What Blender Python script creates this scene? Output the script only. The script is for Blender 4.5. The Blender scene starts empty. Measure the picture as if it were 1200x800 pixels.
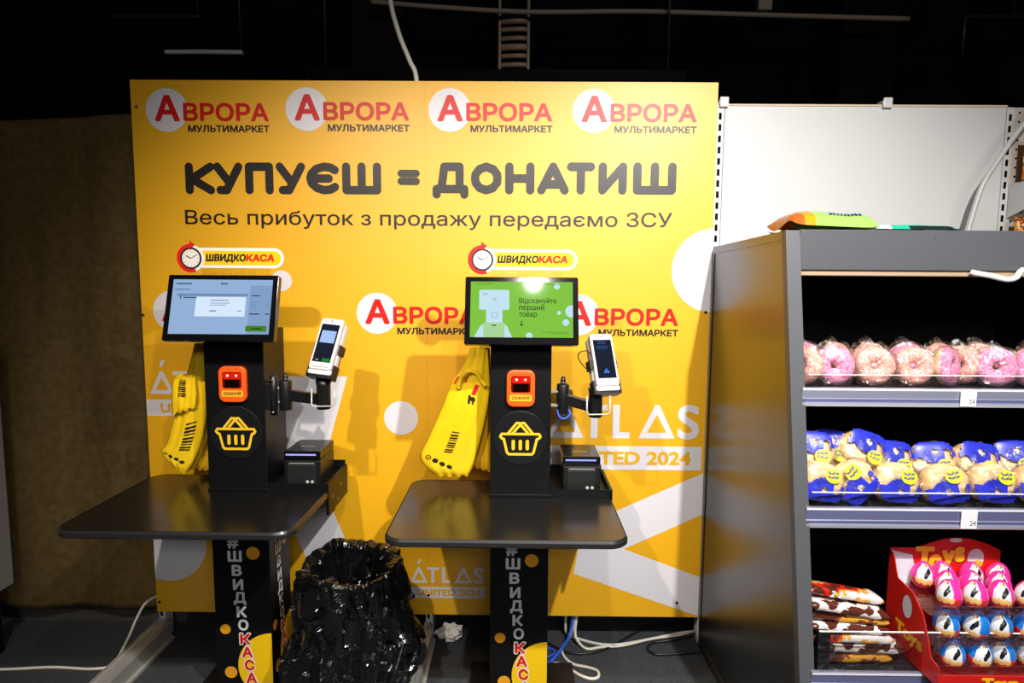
import bpy, bmesh, math, random
from mathutils import Vector, Matrix, noise
from mathutils.geometry import delaunay_2d_cdt
PI = math.pi
scn = bpy.context.scene
col = scn.collection

# ------------------------------------------------------------------ camera
FPX = 720.0
YAW, PITCH, ROLL = -0.00705, 0.09788, 0.00702
CAM = Vector((0, -2.697, 1.67))
def cam_axes():
    f = Vector((math.sin(YAW)*math.cos(PITCH), math.cos(YAW)*math.cos(PITCH), -math.sin(PITCH)))
    r = Vector((math.cos(YAW), -math.sin(YAW), 0))
    u = r.cross(f)
    return (math.cos(ROLL)*r + math.sin(ROLL)*u, -math.sin(ROLL)*r + math.cos(ROLL)*u, f)
AX = cam_axes()
cd = bpy.data.cameras.new('camera')
cd.sensor_width = 36
cd.lens = FPX/1200*36
cd.clip_start = 0.05
cam = bpy.data.objects.new('camera', cd)
col.objects.link(cam)
m3 = Matrix((AX[0], AX[1], -AX[2])).transposed().to_4x4()
cam.matrix_world = Matrix.Translation(CAM) @ m3
scn.camera = cam
def at(px, py, **k):
    """point of a known plane (x=, y= or z=) seen at a photo position"""
    d = AX[2] + (px-600)/FPX*AX[0] + (400-py)/FPX*AX[1]
    a, v = list(k.items())[0]
    i = 'xyz'.index(a)
    return CAM + d*((v-CAM[i])/d[i])

# ------------------------------------------------------------------ light, world, exposure
scn.view_settings.view_transform = 'Standard'
scn.view_settings.look = 'None'
scn.view_settings.gamma = 1
scn.view_settings.exposure = 0.22
scn.view_settings.use_curve_mapping = False
W = bpy.data.worlds.new('world'); scn.world = W
W.use_nodes = True
W.node_tree.nodes['Background'].inputs[0].default_value = (0.75, 0.85, 1, 1)
W.node_tree.nodes['Background'].inputs[1].default_value = 0.012
def spot(name, loc, aim, power, radius, size, blend, color=(1, 0.97, 0.93)):
    l = bpy.data.lights.new(name, 'SPOT')
    l.energy = power; l.shadow_soft_size = radius; l.spot_size = math.radians(size); l.spot_blend = blend
    l.color = color
    o = bpy.data.objects.new(name, l); col.objects.link(o)
    o.location = loc
    o.rotation_euler = (Vector(aim)-Vector(loc)).to_track_quat('-Z', 'Y').to_euler()
    return o
spot('ceiling_spot_light', (1.05, -2.40, 3.15), (0.80, -0.2, 0.75), 385, 0.03, 98, 1.0, (1, 0.97, 0.94))
spot('ceiling_spot_light', (0.12, -2.35, 2.86), (-0.05, -0.1, 0.9), 80, 0.03, 98, 1.0, (1, 0.93, 0.85))
spot('ceiling_spot_light', (-0.95, -2.40, 3.05), (-0.35, -0.1, 0.55), 185, 0.03, 84, 1.0, (1, 0.89, 0.77))
def area(name, loc, aim, power, sx, sy, color=(1, 1, 1)):
    l = bpy.data.lights.new(name, 'AREA'); l.shape = 'RECTANGLE'; l.size = sx; l.size_y = sy; l.energy = power; l.color = color
    o = bpy.data.objects.new(name, l); col.objects.link(o); o.location = loc
    o.rotation_euler = (Vector(aim)-Vector(loc)).to_track_quat('-Z', 'Y').to_euler()
    return o
area('fill_light', (1.2, -6.0, 3.3), (0.6, 0, 0.8), 55, 2.4, 0.6, (1, 0.97, 0.93))  # added fill behind the camera, standing in for the store's ambient light

# ------------------------------------------------------------------ materials
MATS = {}
def M(name, c, rough=0.5, metal=0.0, spec=0.5, emit=None, estr=1.0, bump=0.0, bscale=40.0, coat=0.0):
    if name in MATS: return MATS[name]
    m = bpy.data.materials.new(name); m.use_nodes = True
    nt = m.node_tree; b = nt.nodes['Principled BSDF']
    b.inputs['Base Color'].default_value = (*c, 1)
    b.inputs['Roughness'].default_value = rough
    b.inputs['Metallic'].default_value = metal
    b.inputs['Specular IOR Level'].default_value = spec
    b.inputs['Coat Weight'].default_value = coat
    if emit:
        b.inputs['Emission Color'].default_value = (*emit, 1)
        b.inputs['Emission Strength'].default_value = estr
    if bump:
        tc = nt.nodes.new('ShaderNodeTexCoord'); n = nt.nodes.new('ShaderNodeTexNoise'); bp = nt.nodes.new('ShaderNodeBump')
        n.inputs['Scale'].default_value = bscale; n.inputs['Detail'].default_value = 4
        bp.inputs['Strength'].default_value = bump
        bp.inputs['Distance'].default_value = 0.01
        nt.links.new(tc.outputs['Object'], n.inputs['Vector'])
        nt.links.new(n.outputs['Fac'], bp.inputs['Height'])
        nt.links.new(bp.outputs['Normal'], b.inputs['Normal'])
    MATS[name] = m
    return m
def Mnoise(name, c1, c2, scale, rough=0.5, stretch=(1, 1, 1), bump=0.0, lo=0.4, hi=0.6, spec=0.5, metal=0.0, kind='noise'):
    """two colours mixed by a procedural texture in object space"""
    if name in MATS: return MATS[name]
    m = M(name, c1, rough, metal, spec)
    nt = m.node_tree; b = nt.nodes['Principled BSDF']; L = nt.links.new
    tc = nt.nodes.new('ShaderNodeTexCoord'); mp = nt.nodes.new('ShaderNodeMapping')
    mp.inputs['Scale'].default_value = stretch
    if kind == 'noise':
        n = nt.nodes.new('ShaderNodeTexNoise'); n.inputs['Detail'].default_value = 6
        out = n.outputs['Fac']
    else:
        n = nt.nodes.new('ShaderNodeTexVoronoi'); out = n.outputs['Distance']
    n.inputs['Scale'].default_value = scale
    r = nt.nodes.new('ShaderNodeValToRGB')
    r.color_ramp.elements[0].position = lo; r.color_ramp.elements[0].color = (*c1, 1)
    r.color_ramp.elements[1].position = hi; r.color_ramp.elements[1].color = (*c2, 1)
    L(tc.outputs['Object'], mp.inputs['Vector']); L(mp.outputs['Vector'], n.inputs['Vector'])
    L(out, r.inputs['Fac']); L(r.outputs['Color'], b.inputs['Base Color'])
    if bump:
        bp = nt.nodes.new('ShaderNodeBump'); bp.inputs['Strength'].default_value = bump; bp.inputs['Distance'].default_value = 0.01
        L(out, bp.inputs['Height']); L(bp.outputs['Normal'], b.inputs['Normal'])
    return m
def Memit(name, c, s=1.0, gloss=True):
    return M(name, (0.004, 0.004, 0.004), 0.05, 0, 0.5 if gloss else 0.0, emit=c, estr=s*0.86)
def Mfilm(name, tint=(1, 1, 1), amount=0.16, rough=0.12):
    """clear packaging film: mostly see-through with glossy creases"""
    if name in MATS: return MATS[name]
    m = bpy.data.materials.new(name); m.use_nodes = True
    nt = m.node_tree; nt.nodes.clear(); L = nt.links.new
    o = nt.nodes.new('ShaderNodeOutputMaterial'); mx = nt.nodes.new('ShaderNodeMixShader')
    t = nt.nodes.new('ShaderNodeBsdfTransparent'); g = nt.nodes.new('ShaderNodeBsdfGlossy')
    t.inputs['Color'].default_value = (0.97, 0.97, 0.97, 1)
    g.inputs['Color'].default_value = (*tint, 1); g.inputs['Roughness'].default_value = rough
    lw = nt.nodes.new('ShaderNodeLayerWeight'); lw.inputs['Blend'].default_value = 0.25
    ma = nt.nodes.new('ShaderNodeMath'); ma.operation = 'MULTIPLY_ADD'
    ma.inputs[1].default_value = 0.5; ma.inputs[2].default_value = amount; ma.use_clamp = True
    tc = nt.nodes.new('ShaderNodeTexCoord'); n = nt.nodes.new('ShaderNodeTexNoise')
    n.inputs['Scale'].default_value = 55; n.inputs['Detail'].default_value = 3
    bp = nt.nodes.new('ShaderNodeBump'); bp.inputs['Strength'].default_value = 0.9; bp.inputs['Distance'].default_value = 0.01
    L(tc.outputs['Object'], n.inputs['Vector']); L(n.outputs['Fac'], bp.inputs['Height'])
    L(bp.outputs['Normal'], g.inputs['Normal']); L(bp.outputs['Normal'], lw.inputs['Normal'])
    L(lw.outputs['Facing'], ma.inputs[0]); L(ma.outputs[0], mx.inputs['Fac'])
    L(t.outputs[0], mx.inputs[1]); L(g.outputs[0], mx.inputs[2]); L(mx.outputs[0], o.inputs['Surface'])
    MATS[name] = m
    return m
def s2l(r, g, b):
    f = lambda v: (v/255/12.92 if v/255 <= 0.04045 else ((v/255+0.055)/1.055)**2.4)
    return (f(r), f(g), f(b))

YEL = M('banner_yellow', (0.93, 0.475, 0.005), 0.46, 0, 0.8)
PWH = M('print_white', (0.80, 0.78, 0.82), 0.42, 0, 0.5)
PRED = M('print_red', (0.68, 0.008, 0.006), 0.42, 0, 0.5)
PBLK = M('print_black', (0.016, 0.013, 0.012), 0.42, 0, 0.5)
WHITE = M('white_powder_coat', (0.64, 0.63, 0.615), 0.45)
WPOST = M('white_upright', (0.62, 0.61, 0.60), 0.4)
HOLE = M('dark_hole', (0.003, 0.003, 0.003), 0.9, 0, 0.1)
BLK = M('black_metal', (0.0035, 0.0035, 0.0042), 0.45, 0, 0.3)
BLKT = M('black_tabletop', (0.006, 0.0058, 0.0055), 0.21, 0, 0.8, bump=0.02, bscale=25)
BLKG = M('black_gloss_plastic', (0.004, 0.004, 0.005), 0.10, 0, 0.5)
BLKP = M('black_plastic', (0.008, 0.008, 0.009), 0.35, 0, 0.5)
EDGE = M('table_edge_rubber', (0.02, 0.02, 0.021), 0.3, 0, 0.5)
STEEL = M('brushed_steel', (0.66, 0.65, 0.62), 0.42, 0.65, bump=0.1, bscale=30)
CHROME = M('chrome', (0.8, 0.8, 0.8), 0.15, 1.0)
SCRW = M('screw_zinc', (0.6, 0.6, 0.6), 0.3, 1.0)
DWH = M('device_white', (0.78, 0.76, 0.74), 0.35)
DGR = M('device_grey', (0.35, 0.34, 0.33), 0.4)
ORG = M('scanner_orange', (0.90, 0.115, 0.012), 0.35, 0, 0.5)
ICON = M('icon_yellow', (0.90, 0.56, 0.02), 0.5)
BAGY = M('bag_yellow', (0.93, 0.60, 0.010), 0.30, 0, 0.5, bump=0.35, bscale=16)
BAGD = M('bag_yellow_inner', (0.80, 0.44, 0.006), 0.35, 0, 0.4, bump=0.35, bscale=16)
CBLW = M('cable_white', (0.70, 0.66, 0.58), 0.45)
CBLB = M('cable_blue', (0.02, 0.09, 0.55), 0.4)
CBLK = M('cable_black', (0.008, 0.008, 0.008), 0.4)

# ------------------------------------------------------------------ mesh helpers
def bez(px):  # Catmull-Rom through points
    P = [Vector(p) for p in px]; out = []
    for i in range(len(P)-1):
        a = P[max(i-1, 0)]; b = P[i]; c = P[i+1]; d = P[min(i+2, len(P)-1)]
        for k in range(8):
            t = k/8
            out.append(0.5*((2*b)+(c-a)*t+(2*a-5*b+4*c-d)*t*t+(3*b-a-3*c+d)*t**3))
    out.append(P[-1])
    return out
TXT = {}
def text_geo(s, off):
    """glyph outlines of the built-in font, filled contour by contour (outer outline with its own holes)"""
    if s in TXT: return TXT[s]
    cu = bpy.data.curves.new('t', 'FONT'); cu.body = s; cu.size = 100; cu.resolution_u = 5
    cu.dimensions = '2D'; cu.fill_mode = 'NONE'
    o = bpy.data.objects.new('t', cu); col.objects.link(o)
    bpy.context.view_layer.update()
    me = bpy.data.meshes.new_from_object(o.evaluated_get(bpy.context.evaluated_depsgraph_get()))
    co = [(v.co.x/100, v.co.y/100) for v in me.vertices]
    nb = {}
    for e in me.edges:
        a, b2 = e.vertices; nb.setdefault(a, []).append(b2); nb.setdefault(b2, []).append(a)
    bpy.data.objects.remove(o); bpy.data.curves.remove(cu); bpy.data.meshes.remove(me)
    seen_v = set(); loops = []
    for st in sorted(nb):
        if st in seen_v: continue
        lp = [st]; seen_v.add(st); cur = st
        # walk in index order so that the drawing direction of the outline is kept
        nxt = st+1 if st+1 in nb[st] else nb[st][0]
        while nxt not in seen_v:
            lp.append(nxt); seen_v.add(nxt)
            k = [q for q in nb[nxt] if q not in seen_v]
            if not k: break
            nxt = k[0]
        if len(lp) > 2: loops.append([co[q] for q in lp])
    # triangulate with every crossing resolved, keep what the outlines wind around (letters overlap themselves)
    pts, eds = [], []
    for L in loops:
        b0 = len(pts); pts += [Vector(p) for p in L]; eds += [(b0+k, b0+(k+1) % len(L)) for k in range(len(L))]
    ov, oe, of = delaunay_2d_cdt(pts, eds, [], 0, 1e-6)[:3]
    bb = [(min(p[0] for p in L), max(p[0] for p in L), L) for L in loops]
    fs = []
    for f in of:
        cx = sum(ov[k].x for k in f)/len(f); cy = sum(ov[k].y for k in f)/len(f); wn = 0
        for lo, hi, L in bb:
            if not lo < cx < hi: continue
            for k in range(len(L)):
                a, d = L[k-1], L[k]
                if (a[1] <= cy) != (d[1] <= cy):
                    if a[0]+(cy-a[1])/(d[1]-a[1])*(d[0]-a[0]) > cx: wn += 1 if d[1] > a[1] else -1
        if wn: fs.append(tuple(f))
    TXT[s] = ([(v.x, v.y) for v in ov], fs)
    return TXT[s]
CAPH = max(v[1] for v in text_geo('H', 0.0)[0])
class MB:
    def __init__(s): s.bm = bmesh.new(); s.mats = []; s.lay = 0; s.T = Matrix.Identity(4)
    def mi(s, m):
        if m not in s.mats: s.mats.append(m)
        return s.mats.index(m)
    def v(s, p): return s.bm.verts.new(s.T @ Vector(p))
    def face(s, vs, m, smooth=False):
        try: f = s.bm.faces.new(vs)
        except ValueError: return None
        f.material_index = s.mi(m); f.smooth = smooth
        return f
    def poly(s, pts, m): return s.face([s.v(p) for p in pts], m)
    def box(s, x0, x1, y0, y1, z0, z1, m, bevel=0.0, seg=2):
        tmp = bmesh.new(); bmesh.ops.create_cube(tmp, size=1)
        for v in tmp.verts:
            v.co = Vector(((x0+x1)/2+v.co.x*(x1-x0), (y0+y1)/2+v.co.y*(y1-y0), (z0+z1)/2+v.co.z*(z1-z0)))
        if bevel:
            bmesh.ops.bevel(tmp, geom=tmp.edges[:], offset=bevel, segments=seg, profile=0.5, affect='EDGES')
        s.merge(tmp, m); return s
    def merge(s, tmp, m, smooth=False):
        mp = {v: s.v(v.co) for v in tmp.verts}
        for f in tmp.faces: s.face([mp[v] for v in f.verts], m, smooth)
        tmp.free()
    def prism(s, pts, d0, d1, m, side=None, bevel=0.0, seg=2):
        """outline in local XY, extruded along local Z from d0 to d1"""
        tmp = bmesh.new()
        a = [tmp.verts.new((p[0], p[1], d0)) for p in pts]
        f = tmp.faces.new(a)
        if f.normal.z > 0 or True:
            f.normal_update()
        r = bmesh.ops.extrude_face_region(tmp, geom=[f])
        nv = [e for e in r['geom'] if isinstance(e, bmesh.types.BMVert)]
        for v in nv: v.co.z = d1
        bmesh.ops.recalc_face_normals(tmp, faces=tmp.faces[:])
        if bevel:
            ed = [e for e in tmp.edges if abs(e.verts[0].co.z-e.verts[1].co.z) < 1e-9]
            bmesh.ops.bevel(tmp, geom=ed, offset=bevel, segments=seg, profile=0.5, affect='EDGES')
        s.merge(tmp, m); return s
    def flat(s, pts, w, m):
        s.face([s.v((p[0], p[1], w)) for p in pts], m); return s
    def disc(s, cx, cy, r, w, m, n=40, ry=None, a0=0, a1=2*PI):
        ry = ry or r
        full = abs(a1-a0-2*PI) < 1e-6
        pts = [(cx+r*math.cos(a0+(a1-a0)*i/n), cy+ry*math.sin(a0+(a1-a0)*i/n)) for i in range(n if full else n+1)]
        return s.flat(pts, w, m)
    def ring(s, cx, cy, r0, r1, w, m, n=48, a0=0, a1=2*PI):
        for i in range(n):
            a = a0+(a1-a0)*i/n; b = a0+(a1-a0)*(i+1)/n
            s.flat([(cx+r0*math.cos(a), cy+r0*math.sin(a)), (cx+r1*math.cos(a), cy+r1*math.sin(a)),
                    (cx+r1*math.cos(b), cy+r1*math.sin(b)), (cx+r0*math.cos(b), cy+r0*math.sin(b))], w, m)
        return s
    def stroke(s, pts, wd, w, m, closed=False):
        """flat round-ended pen stroke"""
        pts = [Vector(p) for p in pts]
        if closed: pts = pts+[pts[0]]
        h = wd/2
        for a, b in zip(pts[:-1], pts[1:]):
            s.lay += 1; w_ = w+s.lay*4e-5
            d = (b-a)
            if d.length < 1e-9: continue
            an = math.atan2(d.y, d.x); out = []
            for k in range(9):
                t = an-PI/2+PI*k/8; out.append((b.x+h*math.cos(t), b.y+h*math.sin(t)))
            for k in range(9):
                t = an+PI/2+PI*k/8; out.append((a.x+h*math.cos(t), a.y+h*math.sin(t)))
            s.flat(out, w_, m)
        return s
    def text(s, t, x0, x1, yb, yc, w, m, off=0.0, shear=0.0, ref='cap'):
        """text fitted between x0..x1 with baseline yb and cap height yc"""
        vs, fs = text_geo(t, 0.0)
        lo = min(v[0] for v in vs)-off; hi = max(v[0] for v in vs)+off
        sy = (yc-yb)/(CAPH+2*off); sx = (x1-x0)/(hi-lo)
        n = 10 if off > 0 else 1   # heavier lettering: the glyph again, shifted around a small circle
        for k in range(n):
            ox, oy = (off*math.cos(2*PI*k/n), off*math.sin(2*PI*k/n)) if off else (0, 0)
            nv = [s.v((x0+(v[0]+ox-lo)*sx+shear*(v[1]+oy+off)*sy, yb+(v[1]+oy+off)*sy, w+k*9e-5)) for v in vs]
            for f in fs: s.face([nv[i] for i in f], m)
        return s
    def tube(s, pts, r, m, seg=10, smooth_path=True, caps=True):
        P = bez(pts) if smooth_path and len(pts) > 2 else [Vector(p) for p in pts]
        n = len(P); rings = []; up = None
        for i, p in enumerate(P):
            d = (P[min(i+1, n-1)]-P[max(i-1, 0)]).normalized()
            if up is None: up = Vector((0, 0, 1)) if abs(d.z) < 0.9 else Vector((0, 1, 0))
            a = d.cross(up).normalized(); b = a.cross(d).normalized(); up = b
            rr = r(i/(n-1)) if callable(r) else r
            rings.append([s.v(p+rr*(math.cos(2*PI*k/seg)*a+math.sin(2*PI*k/seg)*b)) for k in range(seg)])
        for A, B in zip(rings[:-1], rings[1:]):
            for k in range(seg): s.face([A[k], A[(k+1) % seg], B[(k+1) % seg], B[k]], m, True)
        if caps: s.face(rings[0][::-1], m); s.face(rings[-1], m)
        return s
    def lathe(s, prof, m, seg=32, smooth=True, cap=True, rf=None):
        """profile of (r, z) about local Z; rf(theta, i) optional radius factor"""
        rings = []
        for i, (r, z) in enumerate(prof):
            rings.append([s.v((r*(rf(2*PI*k/seg, i) if rf else 1)*math.cos(2*PI*k/seg), r*(rf(2*PI*k/seg, i) if rf else 1)*math.sin(2*PI*k/seg), z)) for k in range(seg)])
        for j, (A, B) in enumerate(zip(rings[:-1], rings[1:])):
            mm = m[j] if isinstance(m, list) else m
            for k in range(seg): s.face([A[k], A[(k+1) % seg], B[(k+1) % seg], B[k]], mm, smooth)
        if cap:
            s.face(rings[0][::-1], m[0] if isinstance(m, list) else m); s.face(rings[-1], m[-1] if isinstance(m, list) else m)
        return s
    def surf(s, fn, nu, nv, m, closed_u=False, smooth=True, mat_fn=None):
        g = [[s.v(fn(i/(nu if closed_u else nu-1), j/(nv-1))) for i in range(nu)] for j in range(nv)]
        for j in range(nv-1):
            for i in range(nu if closed_u else nu-1):
                mm = mat_fn((i+.5)/nu, (j+.5)/(nv-1)) if mat_fn else m
                s.face([g[j][i], g[j][(i+1) % nu], g[j+1][(i+1) % nu], g[j+1][i]], mm, smooth)
        return s
    def build(s, name, parent=None, recalc=True, loc=None):
        if recalc: bmesh.ops.recalc_face_normals(s.bm, faces=s.bm.faces[:])
        me = bpy.data.meshes.new(name); s.bm.to_mesh(me); s.bm.free()
        for m in s.mats: me.materials.append(m)
        o = bpy.data.objects.new(name, me); col.objects.link(o)
        if parent: o.parent = parent
        if loc: o.location = loc
        return o
def tag(o, label, cat, group=None):
    o['label'] = label; o['category'] = cat
    if group: o['group'] = group
    return o
def empty(name, loc, label, cat, group=None, rz=0.0):
    o = bpy.data.objects.new(name, None); col.objects.link(o); o.location = loc; o.rotation_euler = (0, 0, rz)
    o.empty_display_size = 0.05
    return tag(o, label, cat, group)
def struct(o): o['kind'] = 'structure'; return o
FRONT = Matrix.Rotation(PI/2, 4, 'X')                         # local XY drawn on a wall facing -y, local Z towards the viewer
RIGHT = Matrix(((0, 0, 1, 0), (1, 0, 0, 0), (0, 1, 0, 0), (0, 0, 0, 1)))   # drawn on a wall facing +x
def Tr(x, y, z): return Matrix.Translation((x, y, z))
def rrect(x0, x1, y0, y1, r, n=6):
    out = []
    for cx, cy, a in ((x1-r, y1-r, 0), (x0+r, y1-r, PI/2), (x0+r, y0+r, PI), (x1-r, y0+r, 1.5*PI)):
        for k in range(n+1):
            t = a+PI/2*k/n; out.append((cx+r*math.cos(t), cy+r*math.sin(t)))
    return out
def copy_tree(root, loc, label, rot=None, scale=None, group=None):
    r = root.copy(); col.objects.link(r); r.location = loc
    if rot is not None: r.rotation_euler = rot
    if scale is not None: r.scale = scale
    r['label'] = label
    if group: r['group'] = group
    for ch in root.children:
        c = ch.copy(); col.objects.link(c); c.parent = r
        for g in ch.children:
            d = g.copy(); col.objects.link(d); d.parent = c
    return r

# ------------------------------------------------------------------ the setting
b = MB(); FLM = Mnoise('floor_dark_carpet', (0.026, 0.030, 0.035), (0.045, 0.052, 0.060), 60, 0.75, (1, 3, 1), bump=0.15)
b.box(-5, 5, -5, 2.2, -0.06, 0.0, FLM); struct(b.build('floor'))
WBM = Mnoise('wall_black_paint', (0.0022, 0.0024, 0.0032), (0.004, 0.0042, 0.006), 3, 0.9, spec=0.05)
b = MB(); b.box(-5, 5, 1.6, 1.7, 0, 3.9, WBM)
struct(b.build('wall_back'))
b = MB(); b.box(-5, 5, -5, 1.6, 3.8, 3.9, WBM); struct(b.build('ceiling'))
b = MB(); b.box(-2.42, -1.60, 0.15, 0.19, 0.0, 0.06, M('plinth_grey', (0.06, 0.055, 0.05), 0.7)); struct(b.build('baseboard_back'))
COLM = M('dark_brown_concrete', (0.012, 0.010, 0.008), 0.9, 0, 0.1)
b = MB(); b.box(-1.02, -0.70, 1.2, 1.55, 0, 3.8, COLM, 0.01); struct(b.build('trim_1'))
b = MB(); b.box(1.98, 2.32, 1.25, 1.55, 0, 3.8, M('dark_column', (0.006, 0.006, 0.006), 0.9, 0, 0.1), 0.01); struct(b.build('trim_2'))
# ------------------------------------------------------------------ ceiling services in the dark
PIPE = M('pale_conduit', (0.30, 0.24, 0.18), 0.5)
DPIPE = M('dark_pipe', (0.03, 0.03, 0.032), 0.4, 0.3)
b = MB(); b.tube([(-0.85, 1.0, 3.262), (-0.5, 1.0, 3.235), (0.06, 1.0, 3.208), (0.7, 1.0, 3.213), (1.43, 1.0, 3.196), (2.23, 1.0, 3.178)], 0.014, PIPE)
t = tag(b.build('conduit_pipe'), 'pale thin conduit running across the dark ceiling space above the yellow board', 'pipe')
b = MB(); b.box(1.36, 1.44, 0.97, 1.03, 3.215, 3.30, PIPE, 0.006); b.tube([(1.40, 1.0, 3.29), (1.40, 1.0, 3.80)], 0.01, PIPE, smooth_path=False); b.build('hanger_clip', t)
b = MB(); b.tube([(-0.78, 1.0, 3.25), (-0.78, 1.0, 3.80)], 0.008, PIPE, smooth_path=False); b.build('hanger_rod', t)
b = MB()
DUC = M('duct_tan', (0.36, 0.25, 0.17), 0.5)
for i in range(13):
    z = 2.60+i*0.05
    b.tube([(-0.10, 1.11, z), (-0.03, 1.08, z-0.006), (0.03, 1.08, z-0.006), (0.05, 1.11, z)], 0.014 if i % 3 else 0.020, DUC, 8)
for x in (-0.112, 0.058): b.box(x-0.008, x+0.008, 1.09, 1.15, 2.55, 3.80, DUC, 0.003)
tag(b.build('cable_ladder'), 'tan ribbed cable ladder dropping behind the middle top of the yellow board', 'cable ladder')
b = MB(); b.tube([(-0.575, 0.1, 3.79), (-0.57, 0.1, 3.3), (-0.562, 0.1, 2.92), (-0.528, 0.1, 2.757), (-0.478, 0.1, 2.63), (-0.448, 0.1, 2.549), (-0.44, 0.1, 2.3), (-0.44, 0.1, 1.8)], 0.0105, CBLW)
tag(b.build('hanging_cable'), 'thick cream cable dropping from the ceiling behind the yellow board', 'cable')
for x0, x1, z, r, lb in ((-2.05, -1.60, 2.978, 0.013, 'short metal pipe glinting in the dark ceiling left of the cream cable'),
                         (-2.36, -1.84, 3.175, 0.012, 'dim higher metal pipe in the dark ceiling at far left')):
    b = MB(); b.tube([(x0, 1.0, z), ((x0+x1)/2, 1.0, z+0.002), (x1, 1.0, z)], r, M('pipe_glint', (0.6, 0.62, 0.65), 0.4) if z < 3 else DPIPE)  # pale colour paints the glint onto the lower metal pipe
    t = tag(b.build('ceiling_pipe'), lb, 'pipe')
    b = MB(); b.tube([(x1-0.01, 1.0, z), (x1-0.01, 1.0, 3.80)], 0.006, DPIPE, smooth_path=False); b.build('hanger_rod', t)
b = MB(); b.tube([(2.62, 1.1, 3.02), (2.62, 1.1, 3.22), (2.63, 1.1, 3.235), (3.3, 1.1, 3.235)], 0.009, DPIPE, smooth_path=False); b.tube([(2.9, 1.1, 3.235), (2.9, 1.1, 3.8)], 0.006, DPIPE, smooth_path=False)
tag(b.build('ceiling_pipe'), 'dark bent pipe in the ceiling at far right', 'pipe')
b = MB(); b.box(-1.2, 0.95, 0.9, 0.98, 2.80, 2.86, M('dark_beam', (0.006, 0.005, 0.004), 0.9, 0, 0.1)); 
for x in (-1.1, 0.85): b.tube([(x, 0.94, 2.86), (x, 0.94, 3.8)], 0.006, DPIPE, smooth_path=False)
tag(b.build('ceiling_beam'), 'dark horizontal beam just above the top edge of the yellow board', 'beam')

# ------------------------------------------------------------------ curtain and cabinet at the left
CUR = Mnoise('curtain_brown', (0.085, 0.056, 0.019), (0.108, 0.072, 0.026), 30, 0.9, bump=0.06, spec=0.1)
def cur(u, v):
    x = -3.05+u*1.55; ztop = 2.36+0.035*(x+2.3)/0.6
    z = ztop-(ztop-0.10)*v
    f = 0.018*math.sin(u*21+1.2*v)*(0.25+v*0.8)+0.03*noise.noise((x*1.7, z*0.9, 3))+0.014*noise.noise((x*9, z*1.4, 1))
    f += 0.012*max(0, 1-abs(v-0.055)/0.012) + 0.05*max(0, (x+1.72)/0.2)*math.sin(z*3+x*9)*0.5
    return (x, 0.10+f, z)
b = MB(); b.surf(cur, 120, 90, CUR)
o = b.build('curtain'); tag(o, 'dark olive brown fabric curtain hanging left of the yellow board', 'curtain')
md = o.modifiers.new('s', 'SOLIDIFY'); md.thickness = 0.004
CABM = M('cabinet_greywhite', (0.20, 0.19, 0.175), 0.5)
b = MB(); b.box(-2.75, -2.255, -0.75, -0.064, 0.30, 1.42, CABM, 0.004)
t = tag(b.build('side_cabinet', loc=(0, 0, 0)), 'grey white cabinet cut off at the left edge beside the curtain', 'cabinet')
b = MB(); b.T = RIGHT
b.disc(-0.15, 0.44, 0.012, -2.254, HOLE, 16); b.build('bolt_hole', t)
for y in (-0.7, -0.12):
    for x in (-2.7, -2.31): b = MB(); b.box(x-0.02, x+0.02, y-0.02, y+0.02, 0.0, 0.301, BLK, 0.003); b.build('foot', t)

# ------------------------------------------------------------------ gondola: uprights, feet, white back panel
PX0, PX1, PZ0, PZ1 = -1.653, 0.846, 0.137, 2.511
def upright(x, z1, lb):
    b = MB(); b.box(x-0.016, x+0.016, 0.016, 0.075, 0.0, z1, WPOST, 0.002)
    t = tag(b.build('shelving_upright'), lb, 'shelf post', None)
    b = MB(); b.T = FRONT
    z = 0.06
    while z < z1-0.03:
        for dx in (-0.007,): b.flat(rrect(x-0.008, x+0.004, z, z+0.028, 0.002, 2), -0.0152, HOLE)
        z += 0.047
    b.build('slot_row', t)
    return t
upright(0.866, 2.435, 'white slotted shelving upright at the right edge of the yellow board')
upright(2.098, 2.42, 'white slotted shelving upright right of the plain white back panel')
upright(-0.395, 2.42, 'shelving upright hidden behind the middle of the yellow board')
upright(-1.640, 2.42, 'white shelving upright behind the left edge of the yellow board')
b = MB(); b.box(0.866+0.018, 2.080, 0.018, 0.036, 0.30, 2.425, WHITE, 0.002)
b.box(0.866+0.018, 2.080, 0.014, 0.020, 2.421, 2.428, M('cream_edge', (0.7, 0.55, 0.4), 0.5))
tag(b.build('back_panel'), 'plain white shelving back panel right of the yellow board', 'back panel')
for x, lb in ((0.873, 'small white plastic clip on top of the white panel beside the yellow board'), (1.565, 'small white plastic clip on the middle top edge of the white panel')):
    b = MB(); b.box(x-0.018, x+0.018, 0.004, 0.05, 2.425, 2.445, WHITE, 0.003); b.box(x-0.016, x+0.022, 0.002, 0.014, 2.412, 2.455, WHITE, 0.004)
    tag(b.build('plastic_clip'), lb, 'clip', None)
def foot(x, y0, w, lb):
    b = MB(); prof = [(-w/2-0.012, 0.0), (-w/2-0.012, 0.012), (-w/2, 0.016), (-w/2, 0.080), (-w/2+0.010, 0.098), (-0.012, 0.100), (-0.006, 0.094), (0.006, 0.094), (0.012, 0.100), (w/2-0.010, 0.098), (w/2, 0.080), (w/2, 0.016), (w/2+0.012, 0.012), (w/2+0.012, 0.0)]
    b.T = Tr(x, 0.0, 0) @ FRONT
    b.prism(prof, -0.01, -y0, STEEL)
    t = tag(b.build('floor_rail'), lb, 'metal foot')
    b = MB(); b.box(x-w/2-0.002, x+w/2+0.002, y0-0.006, y0+0.03, 0.002, 0.102, M('foot_cap', (0.35, 0.35, 0.35), 0.4), 0.004); b.build('end_cap', t)
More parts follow.
